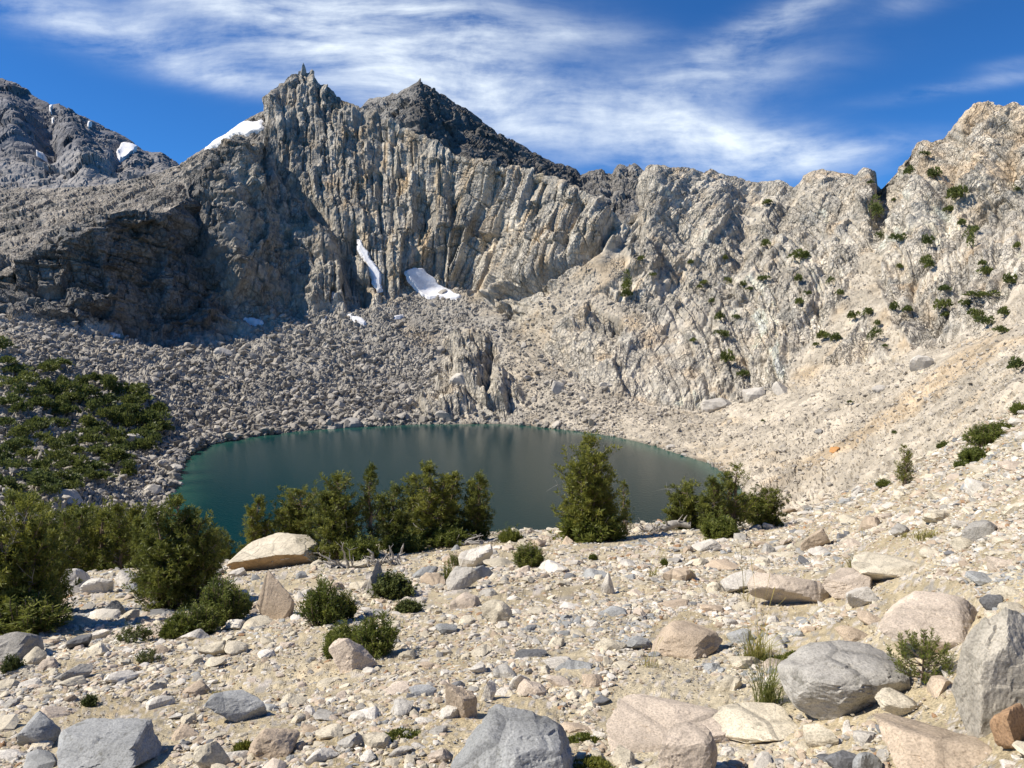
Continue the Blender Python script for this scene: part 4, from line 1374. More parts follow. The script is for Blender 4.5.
class Tubes:
    def __init__(self):
        self.V, self.F, self.n = [], [], 0

    def add(self, pts, radii, sides=6):
        pts = np.asarray(pts, float)
        radii = np.asarray(radii, float)
        tan = np.gradient(pts, axis=0)
        tan /= np.linalg.norm(tan, axis=1, keepdims=True) + 1e-9
        up = np.array([0.31, 0.17, 0.93])
        a = np.cross(tan, up)
        a /= np.linalg.norm(a, axis=1, keepdims=True) + 1e-9
        b = np.cross(tan, a)
        th = np.linspace(0, 2 * np.pi, sides, endpoint=False)
        ring = pts[:, None] + radii[:, None, None] * (a[:, None] * np.cos(th)[None, :, None] + b[:, None] * np.sin(th)[None, :, None])
        n = len(pts)
        i = np.arange(n * sides).reshape(n, sides)
        j = np.roll(i, -1, 1)
        self.F.append(np.stack([i[:-1], j[:-1], j[1:], i[1:]], -1).reshape(-1, 4) + self.n)
        self.V.append(ring.reshape(-1, 3))
        self.n += n * sides

    def mesh(self, name, mat):
        return new_mesh(name, np.concatenate(self.V), np.concatenate(self.F), mat, smooth_shade=True)


class Needles:
    """needle-like blades: crossed flat slivers set round twigs"""
    def __init__(self):
        self.B, self.Dr, self.L, self.Wd, self.T = [], [], [], [], []

    def add(self, base, dirs, length, width, tint):
        self.B.append(base)
        self.Dr.append(dirs)
        n = len(base)
        self.L.append(np.broadcast_to(length, n))
        self.Wd.append(np.broadcast_to(width, n))
        self.T.append(np.broadcast_to(tint, n))

    def mesh(self, name, mat, rs, bend=0.0):
        b, d = np.concatenate(self.B), np.concatenate(self.Dr)
        L, W_, T = np.concatenate(self.L), np.concatenate(self.Wd), np.concatenate(self.T)
        d = d / (np.linalg.norm(d, axis=1, keepdims=True) + 1e-9)
        side = np.cross(d, rs.normal(size=d.shape))
        side /= np.linalg.norm(side, axis=1, keepdims=True) + 1e-9
        m_ = b + d * (L * 0.55)[:, None]
        tip = b + d * L[:, None]
        v = np.stack([b, m_ - side * (W_ / 2)[:, None], tip, m_ + side * (W_ / 2)[:, None]], 1).reshape(-1, 3)
        f = np.arange(len(b) * 4).reshape(-1, 4)
        col = np.repeat(T, 4)[:, None] * np.ones((1, 3))
        return new_mesh(name, v, f, mat, np.clip(col, 0, 1))


def brush(nd, rs, p0, p1, n, length, width, tint, spread=0.8):
    """one foxtail shoot: needles all round a twig from p0 to p1, leaning to its tip"""
    p0, p1 = np.asarray(p0, float), np.asarray(p1, float)
    ax = p1 - p0
    ln_ = np.linalg.norm(ax) + 1e-9
    u = rs.uniform(0, 1, n) ** 0.8
    base = p0 + ax * u[:, None]
    rad = rs.normal(size=(n, 3))
    rad -= (rad @ (ax / ln_))[:, None] * (ax / ln_)
    rad /= np.linalg.norm(rad, axis=1, keepdims=True) + 1e-9
    d = ax / ln_ * (1 - spread * 0.55) + rad * spread
    nd.add(base, d, length * rs.uniform(0.7, 1.2, n), width, tint + rs.uniform(-0.12, 0.12, n) + 0.15 * u)


def make_pine(seed, h=4.0, wdt=2.2, stems=2, low=0.05, dens=1.0, shape='cone', nl=0.17, nw=0.040, bare=0.0, lean=0.0, twist=0.25):
    """-> trunk mesh, crown mesh, dead-branch mesh or None"""
    rs = np.random.RandomState(seed)
    tb, nd, dead = Tubes(), Needles(), Tubes()
    n_dead = 0
    for s in range(stems):
        hh = h * (1 if s == 0 else rs.uniform(0.6, 0.93))
        off = np.zeros(2) if s == 0 else rs.uniform(-0.22, 0.22, 2) * wdt * np.array([1, 0.7])
        nseg = 9
        z = np.linspace(0, hh, nseg)
        ang = rs.uniform(0, 6.28)
        wob = np.cumsum(rs.normal(size=(nseg, 2)) * 0.045 * hh / 4 * (1 + twist), axis=0)
        wob -= wob[0]
        pts = np.stack([off[0] * (0.35 + 0.65 * z / hh) + wob[:, 0] + lean * z * 0.3, off[1] * (0.35 + 0.65 * z / hh) + wob[:, 1], z - 0.15], -1)
        r0 = 0.035 * hh * rs.uniform(0.8, 1.1)
        tb.add(pts, r0 * (1 - z / hh) ** 0.8 + 0.008, 7)
        nb = int(44 * dens * hh / 3.0)
        for b_ in range(nb):
            u = low + (1 - low) * ((b_ + rs.uniform(0, 1)) / nb)
            zz = u * hh
            p = np.array([np.interp(zz, z, pts[:, i]) for i in range(3)])
            if shape == 'cone':
                env = (1 - u) ** 0.65 * 0.95 + 0.10
                if u < 0.2:
                    env *= 0.75 + u
            elif shape == 'column':
                env = 0.62 * (1 - u ** 3) + 0.16
            else:
                env = math.sqrt(max(0.02, 1 - (u * 1.0) ** 2.2)) * 0.95 + 0.05
            Lb = wdt / 2 * env * rs.uniform(0.5, 1.15) * (1 if s == 0 else 0.75)
            az = rs.uniform(0, 6.28)
            rise = rs.uniform(0.0, 0.5) + 0.45 * u
            q = np.linspace(0, 1, 5)
            bp = p + np.stack([np.cos(az) * Lb * q, np.sin(az) * Lb * q, Lb * (rise * q ** 1.6 - 0.12 * np.sin(q * 3.1))], -1)
            bp[1:] += rs.normal(size=(4, 3)) * 0.06 * Lb
            is_bare = rs.uniform() < bare * (1.5 - u)
            (dead if is_bare else tb).add(bp, 0.016 * hh / 4 * (1.15 - q) + 0.004, 4)
            if is_bare:
                n_dead += 1
                for _ in range(3):
                    k0 = rs.uniform(0.3, 0.9)
                    st = np.array([np.interp(k0, q, bp[:, i]) for i in range(3)])
                    e = st + rs.normal(size=3) * 0.25 * Lb
                    dead.add(np.array([st, (st + e) / 2 + rs.normal(size=3) * 0.03, e]), [0.008, 0.006, 0.002], 3)
                continue
            tint0 = rs.uniform(0.05, 0.6)
            nt = max(3, int(Lb / 0.13))
            for t_ in range(nt):
                k0 = 0.25 + 0.75 * (t_ + rs.uniform(0, 1)) / nt
                st = np.array([np.interp(k0, q, bp[:, i]) for i in range(3)])
                dr = bp[-1] - bp[0]
                dr = dr / np.linalg.norm(dr) * 0.5 + rs.normal(size=3) * 0.55 + np.array([0, 0, 0.55])
                dr /= np.linalg.norm(dr)
                e = st + dr * rs.uniform(0.16, 0.34) * (h / 4) ** 0.5
                brush(nd, rs, st, e, int(16 * min(dens, 1.4)), nl, nw, tint0 + rs.uniform(-0.15, 0.2), 0.75)
        top = pts[-1]
        for _ in range(5):
            brush(nd, rs, top - [0, 0, 0.2], top + rs.normal(size=3) * np.array([0.1, 0.1, 0.05]) + [0, 0, 0.12], 22, nl, nw, 0.5, 0.7)
    return tb.mesh('trunk', M_BARK), nd.mesh('crown', M_PINE, rs), (dead.mesh('dead_branch', M_DEAD) if n_dead else None)


def place_tree(kind, meshes, loc, scale, rotz, label, cat, group=None):
    r = bpy.data.objects.new(kind, None)
    r.empty_display_size = 0.3
    r.location = loc
    r.scale = scale
    r.rotation_euler = (0, 0, rotz)
    COL.objects.link(r)
    tag(r, label, cat, group)
    for nm, me in zip(('trunk', 'crown', 'dead_branches'), meshes):
        if me is not None:
            link(nm, me, r)
    return r


PINES = {
    'bushy': make_pine(1, 4.0, 3.3, 5, 0.05, 1.15, 'cone', bare=0.10), 'bushy2': make_pine(2, 4.0, 3.0, 5, 0.06, 1.15, 'dome', bare=0.12),
    'column': make_pine(3, 4.0, 2.1, 2, 0.12, 1.2, 'column', bare=0.14), 'column2': make_pine(4, 4.0, 2.4, 3, 0.08, 1.2, 'column', bare=0.14), 'slim': make_pine(5, 4.0, 1.6, 1, 0.18, 1.1, 'column', bare=0.25, lean=0.1),
    'big': make_pine(6, 4.0, 3.6, 6, 0.03, 1.2, 'cone', bare=0.12), 'snag': make_pine(7, 4.0, 1.8, 2, 0.1, 0.9, 'column', bare=0.45), 'round': make_pine(8, 2.6, 3.0, 4, 0.03, 1.3, 'dome', bare=0.05),
    'open': make_pine(9, 4.0, 2.9, 3, 0.12, 0.75, 'cone', bare=0.12)}
PINE_H = {k: (2.6 if k == 'round' else 4.0) for k in PINES}


def pine_at(px, py, hpx, wf, Y, kind, label, group=None, rot=0.0, cat='pine tree'):
    """foot at picture direction (px, py): the tree stands on the ground at distance Y (None: where that ray meets the near slope)"""
    if Y is None:
        X, Yq = ground_hit(px, py)
        X, Y = float(X), float(Yq)
    else:
        X = float(ray(px, py)[0]) * Y
    z = float(ground_z(X, Y)[0])
    s = hpx * Y / F / PINE_H[kind]
    return place_tree('pine_tree', PINES[kind], (X, Y, z), (s * wf, s * wf, s), rot, label, cat, group)


G_PINE = 'pines along the edge of the gravel slope'
TREES = [
    # px, py foot, height px, width factor, Y, kind, label
    (22, 630, 136, 0.85, None, 'big', 'tall dense pine at the left border, bare trunks showing, nearest of the pines'),
    (-28, 632, 128, 1.0, None, 'bushy', 'pine cut off by the left border beside the tall dense pine'),
    (52, 612, 100, 0.9, None, 'column2', 'narrow pine on the right flank of the tall dense pine at the left border'),
    (172, 606, 116, 1.0, None, 'bushy', 'bushy pine left of the huge wedge-shaped boulder, yellowish crown, widest of its group'),
    (200, 604, 92, 0.9, None, 'bushy2', 'shorter pine on the right side of the bushy yellowish pine'),
    (150, 596, 92, 0.8, None, 'column2', 'slim pine on the left side of the bushy yellowish pine'),
    (258, 499, None, 0.95, 33, 'column2', 'small slim pine behind the left end of the huge wedge-shaped boulder'),
    (294, 490, None, 1.15, 34, 'bushy2', 'small rounded pine behind the right end of the huge wedge-shaped boulder'),
    (336, 560, 86, 1.05, None, 'bushy2', 'broad rounded pine right of the huge wedge-shaped boulder'),
    (369, 556, 92, 0.85, None, 'slim', 'slender pine with pale bare trunk rising from the silver roots'),
    (392, 552, 68, 1.2, None, 'column2', 'pine behind and right of the slender pale-trunked pine'),
    (412, 546, 72, 1.2, None, 'column', 'pine with narrow top in the middle of the lakeside pine row'),
    (434, 547, 84, 1.2, None, 'column2', 'tallest pine in the right half of the lakeside pine row'),
    (455, 543, 72, 1.2, None, 'column', 'second pine from the right end of the lakeside pine row'),
    (477, 541, 68, 1.1, None, 'column2', 'rightmost pine of the lakeside row, above the driftwood branches'),
    (593, 540, 105, 0.95, None, 'big', 'large solitary pine in front of the lake, full crown down to the gravel'),
    (626, 534, 54, 0.9, None, 'snag', 'half-dead small pine with bare grey twigs, right of the large solitary pine'),
    (690, 529, 46, 1.15, None, 'round', 'leftmost low pine of the right-hand clump, beside the fallen log'),
    (712, 534, 58, 1.15, None, 'column2', 'pine left of centre in the right-hand clump'),
    (735, 532, 68, 1.15, None, 'open', 'tallest pine of the right-hand clump, with bare upper branches'),
    (763, 528, 40, 1.1, None, 'round', 'low rounded pine at the right end of the right-hand clump'),
    (903, 486, 42, 0.9, None, 'open', 'small open pine alone on the crest of the right-hand slope'),
]
for i, (px, py, hp, wf, Y, kd, lab) in enumerate(TREES):
    if hp is None:                                  # foot hidden behind the crest: py is where its top is seen
        gx = float(ray(px, 540)[0]) * Y
        hm = CAM_Z - float(ray(px, py)[1]) * Y - float(ground_z(gx, Y)[0])
        sc_ = hm / PINE_H[kd]
        place_tree('pine_tree', PINES[kd], (gx, Y, float(ground_z(gx, Y)[0])), (sc_ * wf, sc_ * wf, sc_), 1.3 * i, lab, 'pine tree', G_PINE)
        continue
    pine_at(px, py, hp, wf, Y, kd, lab, G_PINE, rot=1.3 * i)
# the wood below the crest on the left
rng = np.random.RandomState(21)
names = ['leftmost', 'second', 'third', 'fourth', 'fifth', 'sixth', 'seventh', 'eighth', 'ninth', 'tenth', 'eleventh', 'twelfth', 'thirteenth', 'fourteenth']
for i, (px, top, Y) in enumerate([(62, 515, 34), (72, 508, 42), (82, 512, 36), (92, 507, 46), (100, 514, 38), (109, 510, 44), (117, 506, 36), (126, 513, 46), (134, 510, 40), (212, 530, 36), (228, 538, 38), (40, 505, 40), (8, 496, 38), (243, 545, 36)]):
    X = float(ray(px, 540)[0]) * Y
    z = float(ground_z(X, Y)[0])
    ztop = CAM_Z - float(ray(px, top)[1]) * Y
    hgt = max(1.2, ztop - z)
    kd = ['column2', 'bushy2', 'column', 'bushy'][i % 4]
    s = hgt / 4.0
    order = sorted([62, 72, 82, 92, 100, 109, 117, 126, 134, 212, 228, 40, 8, 243]).index(px)
    wf = min(1.0, 1.3 / s) * 0.95
    lab = 'pine of the wood behind the crest, counted from the left border ' + {0: 'first'}.get(order, names[order])
    place_tree('pine_tree', PINES[kd], (X, Y, z), (s * wf, s * wf, s), rng.uniform(0, 6), lab, 'pine tree', 'pines of the wood behind the crest')


# bushes and small shrubs on the near slope
def make_bush(seed, w_=1.0, h=0.8, shoots=60, nl=0.10, nw=0.022, upright=0.7, n=26, mat=None, tint=0.25):
    rs = np.random.RandomState(seed)
    tb, nd = Tubes(), Needles()
    for s in range(shoots):
        az = rs.uniform(0, 6.28)
        rr = math.sqrt(rs.uniform(0, 1))
        foot = np.array([math.cos(az) * rr * w_ * 0.22, math.sin(az) * rr * w_ * 0.22, -0.03])
        hh = h * (1 - 0.55 * rr ** 2) * rs.uniform(0.65, 1.1)
        tip = np.array([math.cos(az) * rr * w_ * 0.47, math.sin(az) * rr * w_ * 0.47, hh])
        mid_ = (foot + tip) / 2 + np.array([math.cos(az), math.sin(az), 0]) * w_ * 0.06 + rs.normal(size=3) * 0.03
        q = np.linspace(0, 1, 6)[:, None]
        cv = foot * (1 - q) ** 2 + mid_ * 2 * q * (1 - q) + tip * q ** 2
        tb.add(cv, np.linspace(0.012, 0.004, 6) * w_, 4)
        t0 = tint + rs.uniform(-0.2, 0.25)
        brush(nd, rs, cv[1], cv[4], n, nl, nw, t0 - 0.12, 0.95)
        brush(nd, rs, cv[3], cv[5], n, nl, nw, t0 + 0.1, upright)
        for _ in range(3):
            k0 = rs.randint(1, 5)
            e = cv[k0] + rs.normal(size=3) * 0.11 * w_ + np.array([0, 0, 0.10 * w_])
            brush(nd, rs, cv[k0], e, n // 2, nl, nw, t0, 0.8)
    return tb.mesh('stem', M_BARK), nd.mesh('foliage', mat or M_BUSH, rs)


BUSH = {'spiky': make_bush(31), 'round': make_bush(32, 1.0, 0.95, 80, 0.09, 0.02), 'low': make_bush(33, 1.0, 0.42, 70, 0.10, 0.022), 'sparse': make_bush(34, 1.0, 0.6, 26, 0.09, 0.02, n=18),
        'leafy': make_bush(35, 1.0, 0.5, 70, 0.07, 0.035, 0.95, mat=M_LEAF, tint=0.4), 'twiggy': make_bush(36, 1.0, 0.55, 34, 0.08, 0.026, 0.95, n=16, mat=M_LEAF, tint=0.35)}
BUSH_H = {'spiky': 0.86, 'round': 1.0, 'low': 0.48, 'sparse': 0.66, 'leafy': 0.55, 'twiggy': 0.6}


def bush_at(px, py, wp, hp, kind, label, cat='bush', name='bush', group=None, Y=None, rot=0.0):
    if Y is None:
        X, Yq = ground_hit(px, py)
        X, Y = float(X), float(Yq)
    else:
        X = float(ray(px, py)[0]) * Y
    z = float(ground_z(X, Y)[0])
    r = bpy.data.objects.new(name, None)
    r.empty_display_size = 0.2
    r.location = (X, Y, z)
    sw, sh = wp * Y / F, hp * Y / F / BUSH_H[kind]
    r.scale = (sw, sw, sh)
    r.rotation_euler = (0, 0, rot)
    COL.objects.link(r)
    tag(r, label, cat, group)
    link('stem', BUSH[kind][0], r)
    link('foliage', BUSH[kind][1], r)
    return r


for i, b_ in enumerate([
        (222, 622, 58, 52, 'round', 'dense dark bush at the right foot of the bushy yellowish pine'), (196, 632, 52, 36, 'round', 'dark bush hanging down the front of the bushy yellowish pine'),
        (178, 634, 36, 24, 'low', 'low skirt of foliage at the lower left of the dark hanging bush'), (240, 612, 26, 26, 'spiky', 'small dark bush right of the dense dark bush, left of the pointed rock'),
        (322, 627, 46, 52, 'spiky', 'dark upright spiky bush right of the pointed triangular rock'), (344, 622, 26, 34, 'spiky', 'narrow spiky bush on the right of the dark upright bush'),
        (376, 654, 52, 46, 'spiky', 'bright green spiky bush behind the pinkish grey boulder'), (345, 646, 42, 26, 'spiky', 'green sprawling bush between the two larger spiky bushes'), (335, 658, 26, 22, 'low', 'low spiky sprig left of the pinkish grey boulder'),
        (394, 600, 46, 25, 'leafy', 'low leafy shrub right of the narrow upright grey rock'), (408, 612, 30, 14, 'leafy', 'sparse low shrub below the leafy shrub'),
        (529, 568, 34, 28, 'round', 'compact round green bush alone on the open gravel'), (447, 584, 16, 24, 'sparse', 'slender leaning sapling, lower stem of two'), (454, 566, 18, 16, 'sparse', 'slender sapling, upper tuft of two'),
        (134, 640, 38, 20, 'twiggy', 'twiggy olive shrub in front of the shaded rocks on the left'), (148, 662, 26, 16, 'twiggy', 'small twiggy shrub below the larger twiggy olive shrub'),
        (90, 704, 18, 12, 'leafy', 'tiny green plant among stones near the bottom left'), (12, 668, 22, 20, 'leafy', 'grey-green plant beside the big smooth grey boulder on the left border'),
        (664, 566, 9, 8, 'low', 'tiny green plant on open gravel right of the round bush'), (593, 562, 10, 6, 'low', 'tiny green sprig on open gravel below the large solitary pine'),
        (720, 540, 42, 22, 'low', 'low dark mat of pine foliage in front of the right-hand clump'), (744, 520, 40, 26, 'round', 'dense dark foliage at the foot of the tallest right-hand pine'),
        (884, 488, 16, 8, 'low', 'small dark shrub at the foot of the small open pine on the crest'), (814, 500, 10, 6, 'low', 'tiny dark shrub on the scree edge above the peaked tan rock'),
        (360, 560, 44, 22, 'low', 'low foliage hanging over the silver krummholz roots'), (405, 552, 50, 20, 'low', 'low foliage under the middle of the lakeside pine row'), (450, 547, 46, 18, 'low', 'low foliage under the right end of the lakeside pine row'),
        (593, 541, 74, 30, 'low', 'skirt of low foliage round the large solitary pine'), (25, 634, 90, 40, 'round', 'dense low foliage at the foot of the tall dense pine on the left'),
        (510, 542, 26, 14, 'low', 'low dark sprig at the right end of the driftwood by the lake'), (95, 560, 60, 34, 'low', 'low green thicket in front of the wood behind the crest')]):
    bush_at(*b_[:5], b_[5], rot=0.9 * i)


for i, (px, py, wp, hp, kd, lab) in enumerate([
        (926, 452, 20, 9, 'low', 'small dark shrub left of the big dark shrub on the right crest'), (945, 446, 16, 8, 'low', 'small dark shrub touching the left end of the big dark shrub on the right crest'),
        (986, 447, 44, 24, 'round', 'big dark spreading shrub on the right crest'), (1000, 436, 32, 14, 'low', 'upper right lobe-like shrub above the big dark spreading shrub'),
        (960, 468, 14, 8, 'low', 'tiny shrub below left of the big dark spreading shrub'), (976, 462, 34, 16, 'low', 'dark shrub joined below the big dark spreading shrub'),
        (1019, 414, 18, 11, 'low', 'dark shrub at the right border above the big spreading shrub')]):
    bush_at(px, py, wp, hp, kd, lab, group='shrubs on the crest at the right', rot=1.1 * i)


# the young pine by the large boulder: whorls of shoots round one stem
def make_seedling(seed):
    rs = np.random.RandomState(seed)
    tb, nd = Tubes(), Needles()
    z = np.linspace(-0.03, 0.95, 8)
    st = np.stack([0.01 * np.sin(z * 6), 0.008 * np.cos(z * 5), z], -1)
    tb.add(st, np.linspace(0.022, 0.006, 8), 6)
    brush(nd, rs, st[5], st[7], 130, 0.085, 0.012, 0.35, 0.8)
    for k0, n_, L in [(0.12, 9, 0.50), (0.22, 9, 0.46), (0.34, 8, 0.40), (0.46, 7, 0.33), (0.60, 6, 0.24)]:
        for j in range(n_):
            az = 6.28 * j / n_ + rs.uniform(-0.3, 0.3)
            Lb = L * rs.uniform(0.75, 1.15)
            s0 = np.array([0, 0, k0])
            e = s0 + np.array([math.cos(az) * Lb, math.sin(az) * Lb, 0.28 * Lb + rs.uniform(0, 0.14)])
            m_ = (s0 + e) / 2 + np.array([0, 0, -0.03])
            tb.add(np.array([s0, m_, e]), [0.010, 0.008, 0.004], 4)
            brush(nd, rs, m_ * 0.7 + s0 * 0.3, e, 60, 0.075, 0.011, 0.2 + rs.uniform(-0.1, 0.2), 0.75)
            up = e + np.array([math.cos(az) * 0.03, math.sin(az) * 0.03, 0.13])
            tb.add(np.array([e, (e + up) / 2, up]), [0.005, 0.005, 0.003], 4)
            brush(nd, rs, e, up, 42, 0.075, 0.011, 0.5, 0.7)
    return tb.mesh('trunk', M_BARK), nd.mesh('crown', M_BUSH, rs)


X, Y = ground_hit(922, 681)
s = 64 * float(Y) / F / 1.05
place_tree('pine_seedling', make_seedling(3), (float(X), float(Y), float(ground_z(X, Y)[0])), (s, s, s), 0.4, 'young pine seedling with upright shoots between the grey boulders at lower right', 'pine seedling')


# grass tufts and cushions
def grass_mesh(seed, blades, h, spread, wdt, tint, droop=0.5, stalks=0):
    rs = np.random.RandomState(seed)
    V, Fc, C, n = [], [], [], 0
    for b_ in range(blades + stalks):
        tall = b_ >= blades
        az = rs.uniform(0, 6.28)
        foot = rs.normal(size=2) * spread * 0.35
        L = h * (rs.uniform(0.45, 1.0) if not tall else rs.uniform(1.6, 2.4))
        out = rs.uniform(0.1, 1.0) * droop * (0.35 if tall else 1)
        q = np.linspace(0, 1, 5)
        x = foot[0] + np.cos(az) * out * L * q ** 2
        y = foot[1] + np.sin(az) * out * L * q ** 2
        z = L * (q - 0.25 * out * q ** 2) - 0.02
        c = np.stack([x, y, z], -1)
        sd2 = np.array([-math.sin(az + 0.5), math.cos(az + 0.5), 0]) * wdt * (0.8 if not tall else 0.55)
        ww = np.array([0.6, 1, 0.9, 0.6, 0.1 if not tall else 1.6])[:, None]
        v = np.concatenate([c - sd2 * ww, c + sd2 * ww])
        i = np.arange(4)
        Fc.append(np.stack([i, i + 1, i + 6, i + 5], -1) + n)
        V.append(v)
        n += 10
        t = np.clip(tint + rs.uniform(-0.25, 0.25) + (0.5 if tall else 0) + 0.2 * np.tile(q, 2), 0, 1)
        C.append(t[:, None] * np.ones((1, 3)))
    return new_mesh('grass_tuft', np.concatenate(V), np.concatenate(Fc), M_GRASS, np.concatenate(C))


for (px, py, hp, wp, bl, tint, stalks, lab) in [
        (768, 704, 66, 40, 130, 0.25, 3, 'tall green grass tuft against the left side of the large rounded grey boulder'),
        (757, 662, 46, 40, 120, 0.45, 5, 'yellowing grass tuft with tall stalks, just above the tall green tuft'),
        (858, 577, 26, 34, 120, 0.75, 2, 'straw-coloured dry grass clump on the pink ledges'),
        (928, 538, 16, 40, 110, 0.6, 1, 'wide yellow-green grass tuft far up the right-hand slope'),
        (905, 536, 9, 14, 40, 0.75, 0, 'tiny dry grass tuft left of the wide yellow-green tuft'),
        (652, 578, 16, 16, 24, 0.6, 2, 'thin wispy grass on the open gravel left of the white bedrock knob'),
        (650, 668, 18, 24, 18, 0.85, 4, 'few thin dry stalks on the gravel above the cracked blue-grey boulder'),
        (800, 600, 12, 12, 14, 0.85, 4, 'thin dry stalks standing in front of the pink ledge'),
        (690, 574, 10, 10, 16, 0.8, 1, 'sparse dry blades beside the white bedrock knob'),
        (215, 690, 9, 16, 30, 0.8, 1, 'short dry grass by the long blue-grey slab'),
        (745, 610, 40, 14, 8, 0.9, 5, 'lone tall dry seed stalks left of the pink ledges')]:
    X, Y = ground_hit(px, py)
    X, Y = float(X), float(Y)
    o = link('grass_tuft', grass_mesh(int(px), int(bl * 1.5), hp * Y / F, wp * Y / F * 0.45, 0.42 * Y / F, tint, 1.25, stalks), loc=(X, Y, float(ground_z(X, Y)[0])))
    tag(o, lab, 'grass tuft', 'grass tufts on the gravel slope')


def cushion(px, py, wp, hp, seed, label, tint):
    X, Y = ground_hit(px, py)
    X, Y = float(X), float(Y)
    rs = np.random.RandomState(seed)
    w_, h = wp * Y / F, hp * Y / F
    nd = Needles()
    n = 1500
    a, r = rs.uniform(0, 6.28, n), np.sqrt(rs.uniform(0, 1, n))
    lob = 1 + 0.3 * np.sin(3 * a + seed) + 0.2 * np.sin(5 * a)
    x, y = np.cos(a) * r * w_ / 2 * lob, np.sin(a) * r * w_ / 2 * lob * 0.8
    z = ground_z(X + x, Y + y) - float(ground_z(X, Y)[0]) + h * 0.35 * (1 - r ** 2) * rs.uniform(0.2, 1, n)
    nd.add(np.stack([x, y, z], -1), np.stack([rs.normal(size=n) * 0.7, rs.normal(size=n) * 0.7, rs.uniform(0.4, 1, n)], -1), h * rs.uniform(0.25, 0.5, n), 0.7 * Y / F * 2.2, tint + rs.uniform(-0.3, 0.3, n))
    o = link('cushion_plant', nd.mesh('cushion_plant', M_MOSS, rs), loc=(X, Y, float(ground_z(X, Y)[0])))
    tag(o, label, 'low plant')


cushion(104, 735, 52, 16, 1, 'yellow-green cushion plant above the jagged blue-grey boulder', 0.6)
cushion(400, 744, 38, 12, 2, 'mossy green mat left of the cracked blue-grey boulder', 0.35)
cushion(585, 735, 34, 10, 3, 'bright green mat at the right shoulder of the cracked blue-grey boulder', 0.35)
cushion(592, 764, 40, 16, 4, 'brownish green mat at the bottom edge right of the cracked blue-grey boulder', 0.5)
cushion(752, 662, 30, 12, 5, 'green cushion under the yellowing grass tuft', 0.3)
cushion(794, 660, 34, 12, 6, 'green cushion behind the large rounded grey boulder', 0.35)
cushion(246, 750, 22, 16, 7, 'dull green mat between the pair of tan boulders', 0.4)


# dead wood: silver roots and fallen branches
def dead_wood(px, py, wp, hp, seed, n, label, name='dead_branches', upright=0.5, thick=0.035, Y=None):
    if Y is None:
        X, Yq = ground_hit(px, py)
        X, Y = float(X), float(Yq)
    else:
        X = float(ray(px, py)[0]) * Y
    rs = np.random.RandomState(seed)
    w_, h = wp * Y / F, hp * Y / F
    tb = Tubes()
    z0 = float(ground_z(X, Y)[0])
    for i in range(n):
        x = rs.uniform(-0.5, 0.5) * w_
        y = rs.uniform(-0.25, 0.25) * w_ * 0.5
        a = rs.uniform(0, 6.28) if rs.uniform() < 0.5 else rs.choice([0.2, 2.9]) + rs.uniform(-0.4, 0.4)
        L = rs.uniform(0.3, 0.75) * max(w_ * 0.55, h)
        el = rs.uniform(0.1, 1.3) * upright
        q = np.linspace(0, 1, 8)
        p = np.stack([x + np.cos(a) * np.cos(el) * L * q, y + np.sin(a) * np.cos(el) * L * q * 0.6, 0.02 + np.sin(el) * min(L, h) * q], -1)
        p[1:] += np.cumsum(rs.normal(size=(7, 3)) * 0.05 * L, axis=0)
        gz = ground_z(X + p[:, 0], Y + p[:, 1]) - z0
        p[:, 2] = np.maximum(p[:, 2] + gz * (1 - 0.3 * q), gz + 0.02)
        rr = thick * rs.uniform(0.5, 1.3) * (1.05 - 0.8 * q)
        tb.add(p, rr, 6)
        for _ in range(2):
            k0 = rs.randint(2, 7)
            e = p[k0] + rs.normal(size=3) * 0.22 * L + np.array([0, 0, 0.1 * L])
            tb.add(np.array([p[k0], (p[k0] + e) / 2 + rs.normal(size=3) * 0.03, e]), [rr[k0] * 0.6, rr[k0] * 0.45, 0.005], 4)
    o = link(name, tb.mesh(name, M_DEAD), loc=(X, Y, z0))
    tag(o, label, 'dead wood')
    return o


dead_wood(368, 566, 70, 30, 1, 20, 'tangle of silver krummholz roots and dead stems under the lakeside pines', 'dead_roots', 0.9, 0.05)
dead_wood(385, 562, 50, 8, 6, 7, 'low dead limbs lying right of the silver krummholz roots', 'dead_branches', 0.25, 0.06)
dead_wood(470, 545, 80, 13, 2, 22, 'heap of grey driftwood branches at the crest below the rightmost lakeside pine', 'dead_branches', 0.25, 0.05)
dead_wood(645, 532, 44, 20, 3, 9, 'bleached bare branches reaching out right of the half-dead pine', 'dead_branches', 0.8, 0.03)
dead_wood(728, 530, 50, 18, 4, 10, 'bleached dead stems inside the right-hand pine clump', 'dead_branches', 0.8, 0.04)
X, Y = ground_hit(668, 531)
X, Y = float(X), float(Y)
rs = np.random.RandomState(5)
tb = Tubes()
q = np.linspace(-0.5, 0.5, 14)
lx_ = q * 46 * Y / F
lz = ground_z(X + lx_, Y + 0 * lx_) - float(ground_z(X, Y)[0])
lp = np.stack([lx_, 0.06 * np.sin(q * 7), lz + 0.10 + 0.05 * np.sin(q * 9) + 0.14 * (q + 0.5)], -1)
tb.add(lp, 0.15 * (1.05 - 0.35 * np.abs(q * 2)) * (1 + 0.15 * rs.normal(size=14)), 10)
for k0, a in [(3, 0.6), (6, -0.5), (9, 0.8), (11, 0.4)]:
    e = lp[k0] + np.array([0.25 * a, -0.1, 0.35])
    tb.add(np.array([lp[k0], (lp[k0] + e) / 2 + rs.normal(size=3) * 0.03, e]), [0.05, 0.03, 0.008], 5)
tag(link('fallen_log', tb.mesh('fallen_log', M_DEAD), loc=(X, Y, float(ground_z(X, Y)[0]))), 'weathered fallen log lying at the crest between solitary pine and right-hand clump', 'fallen log')


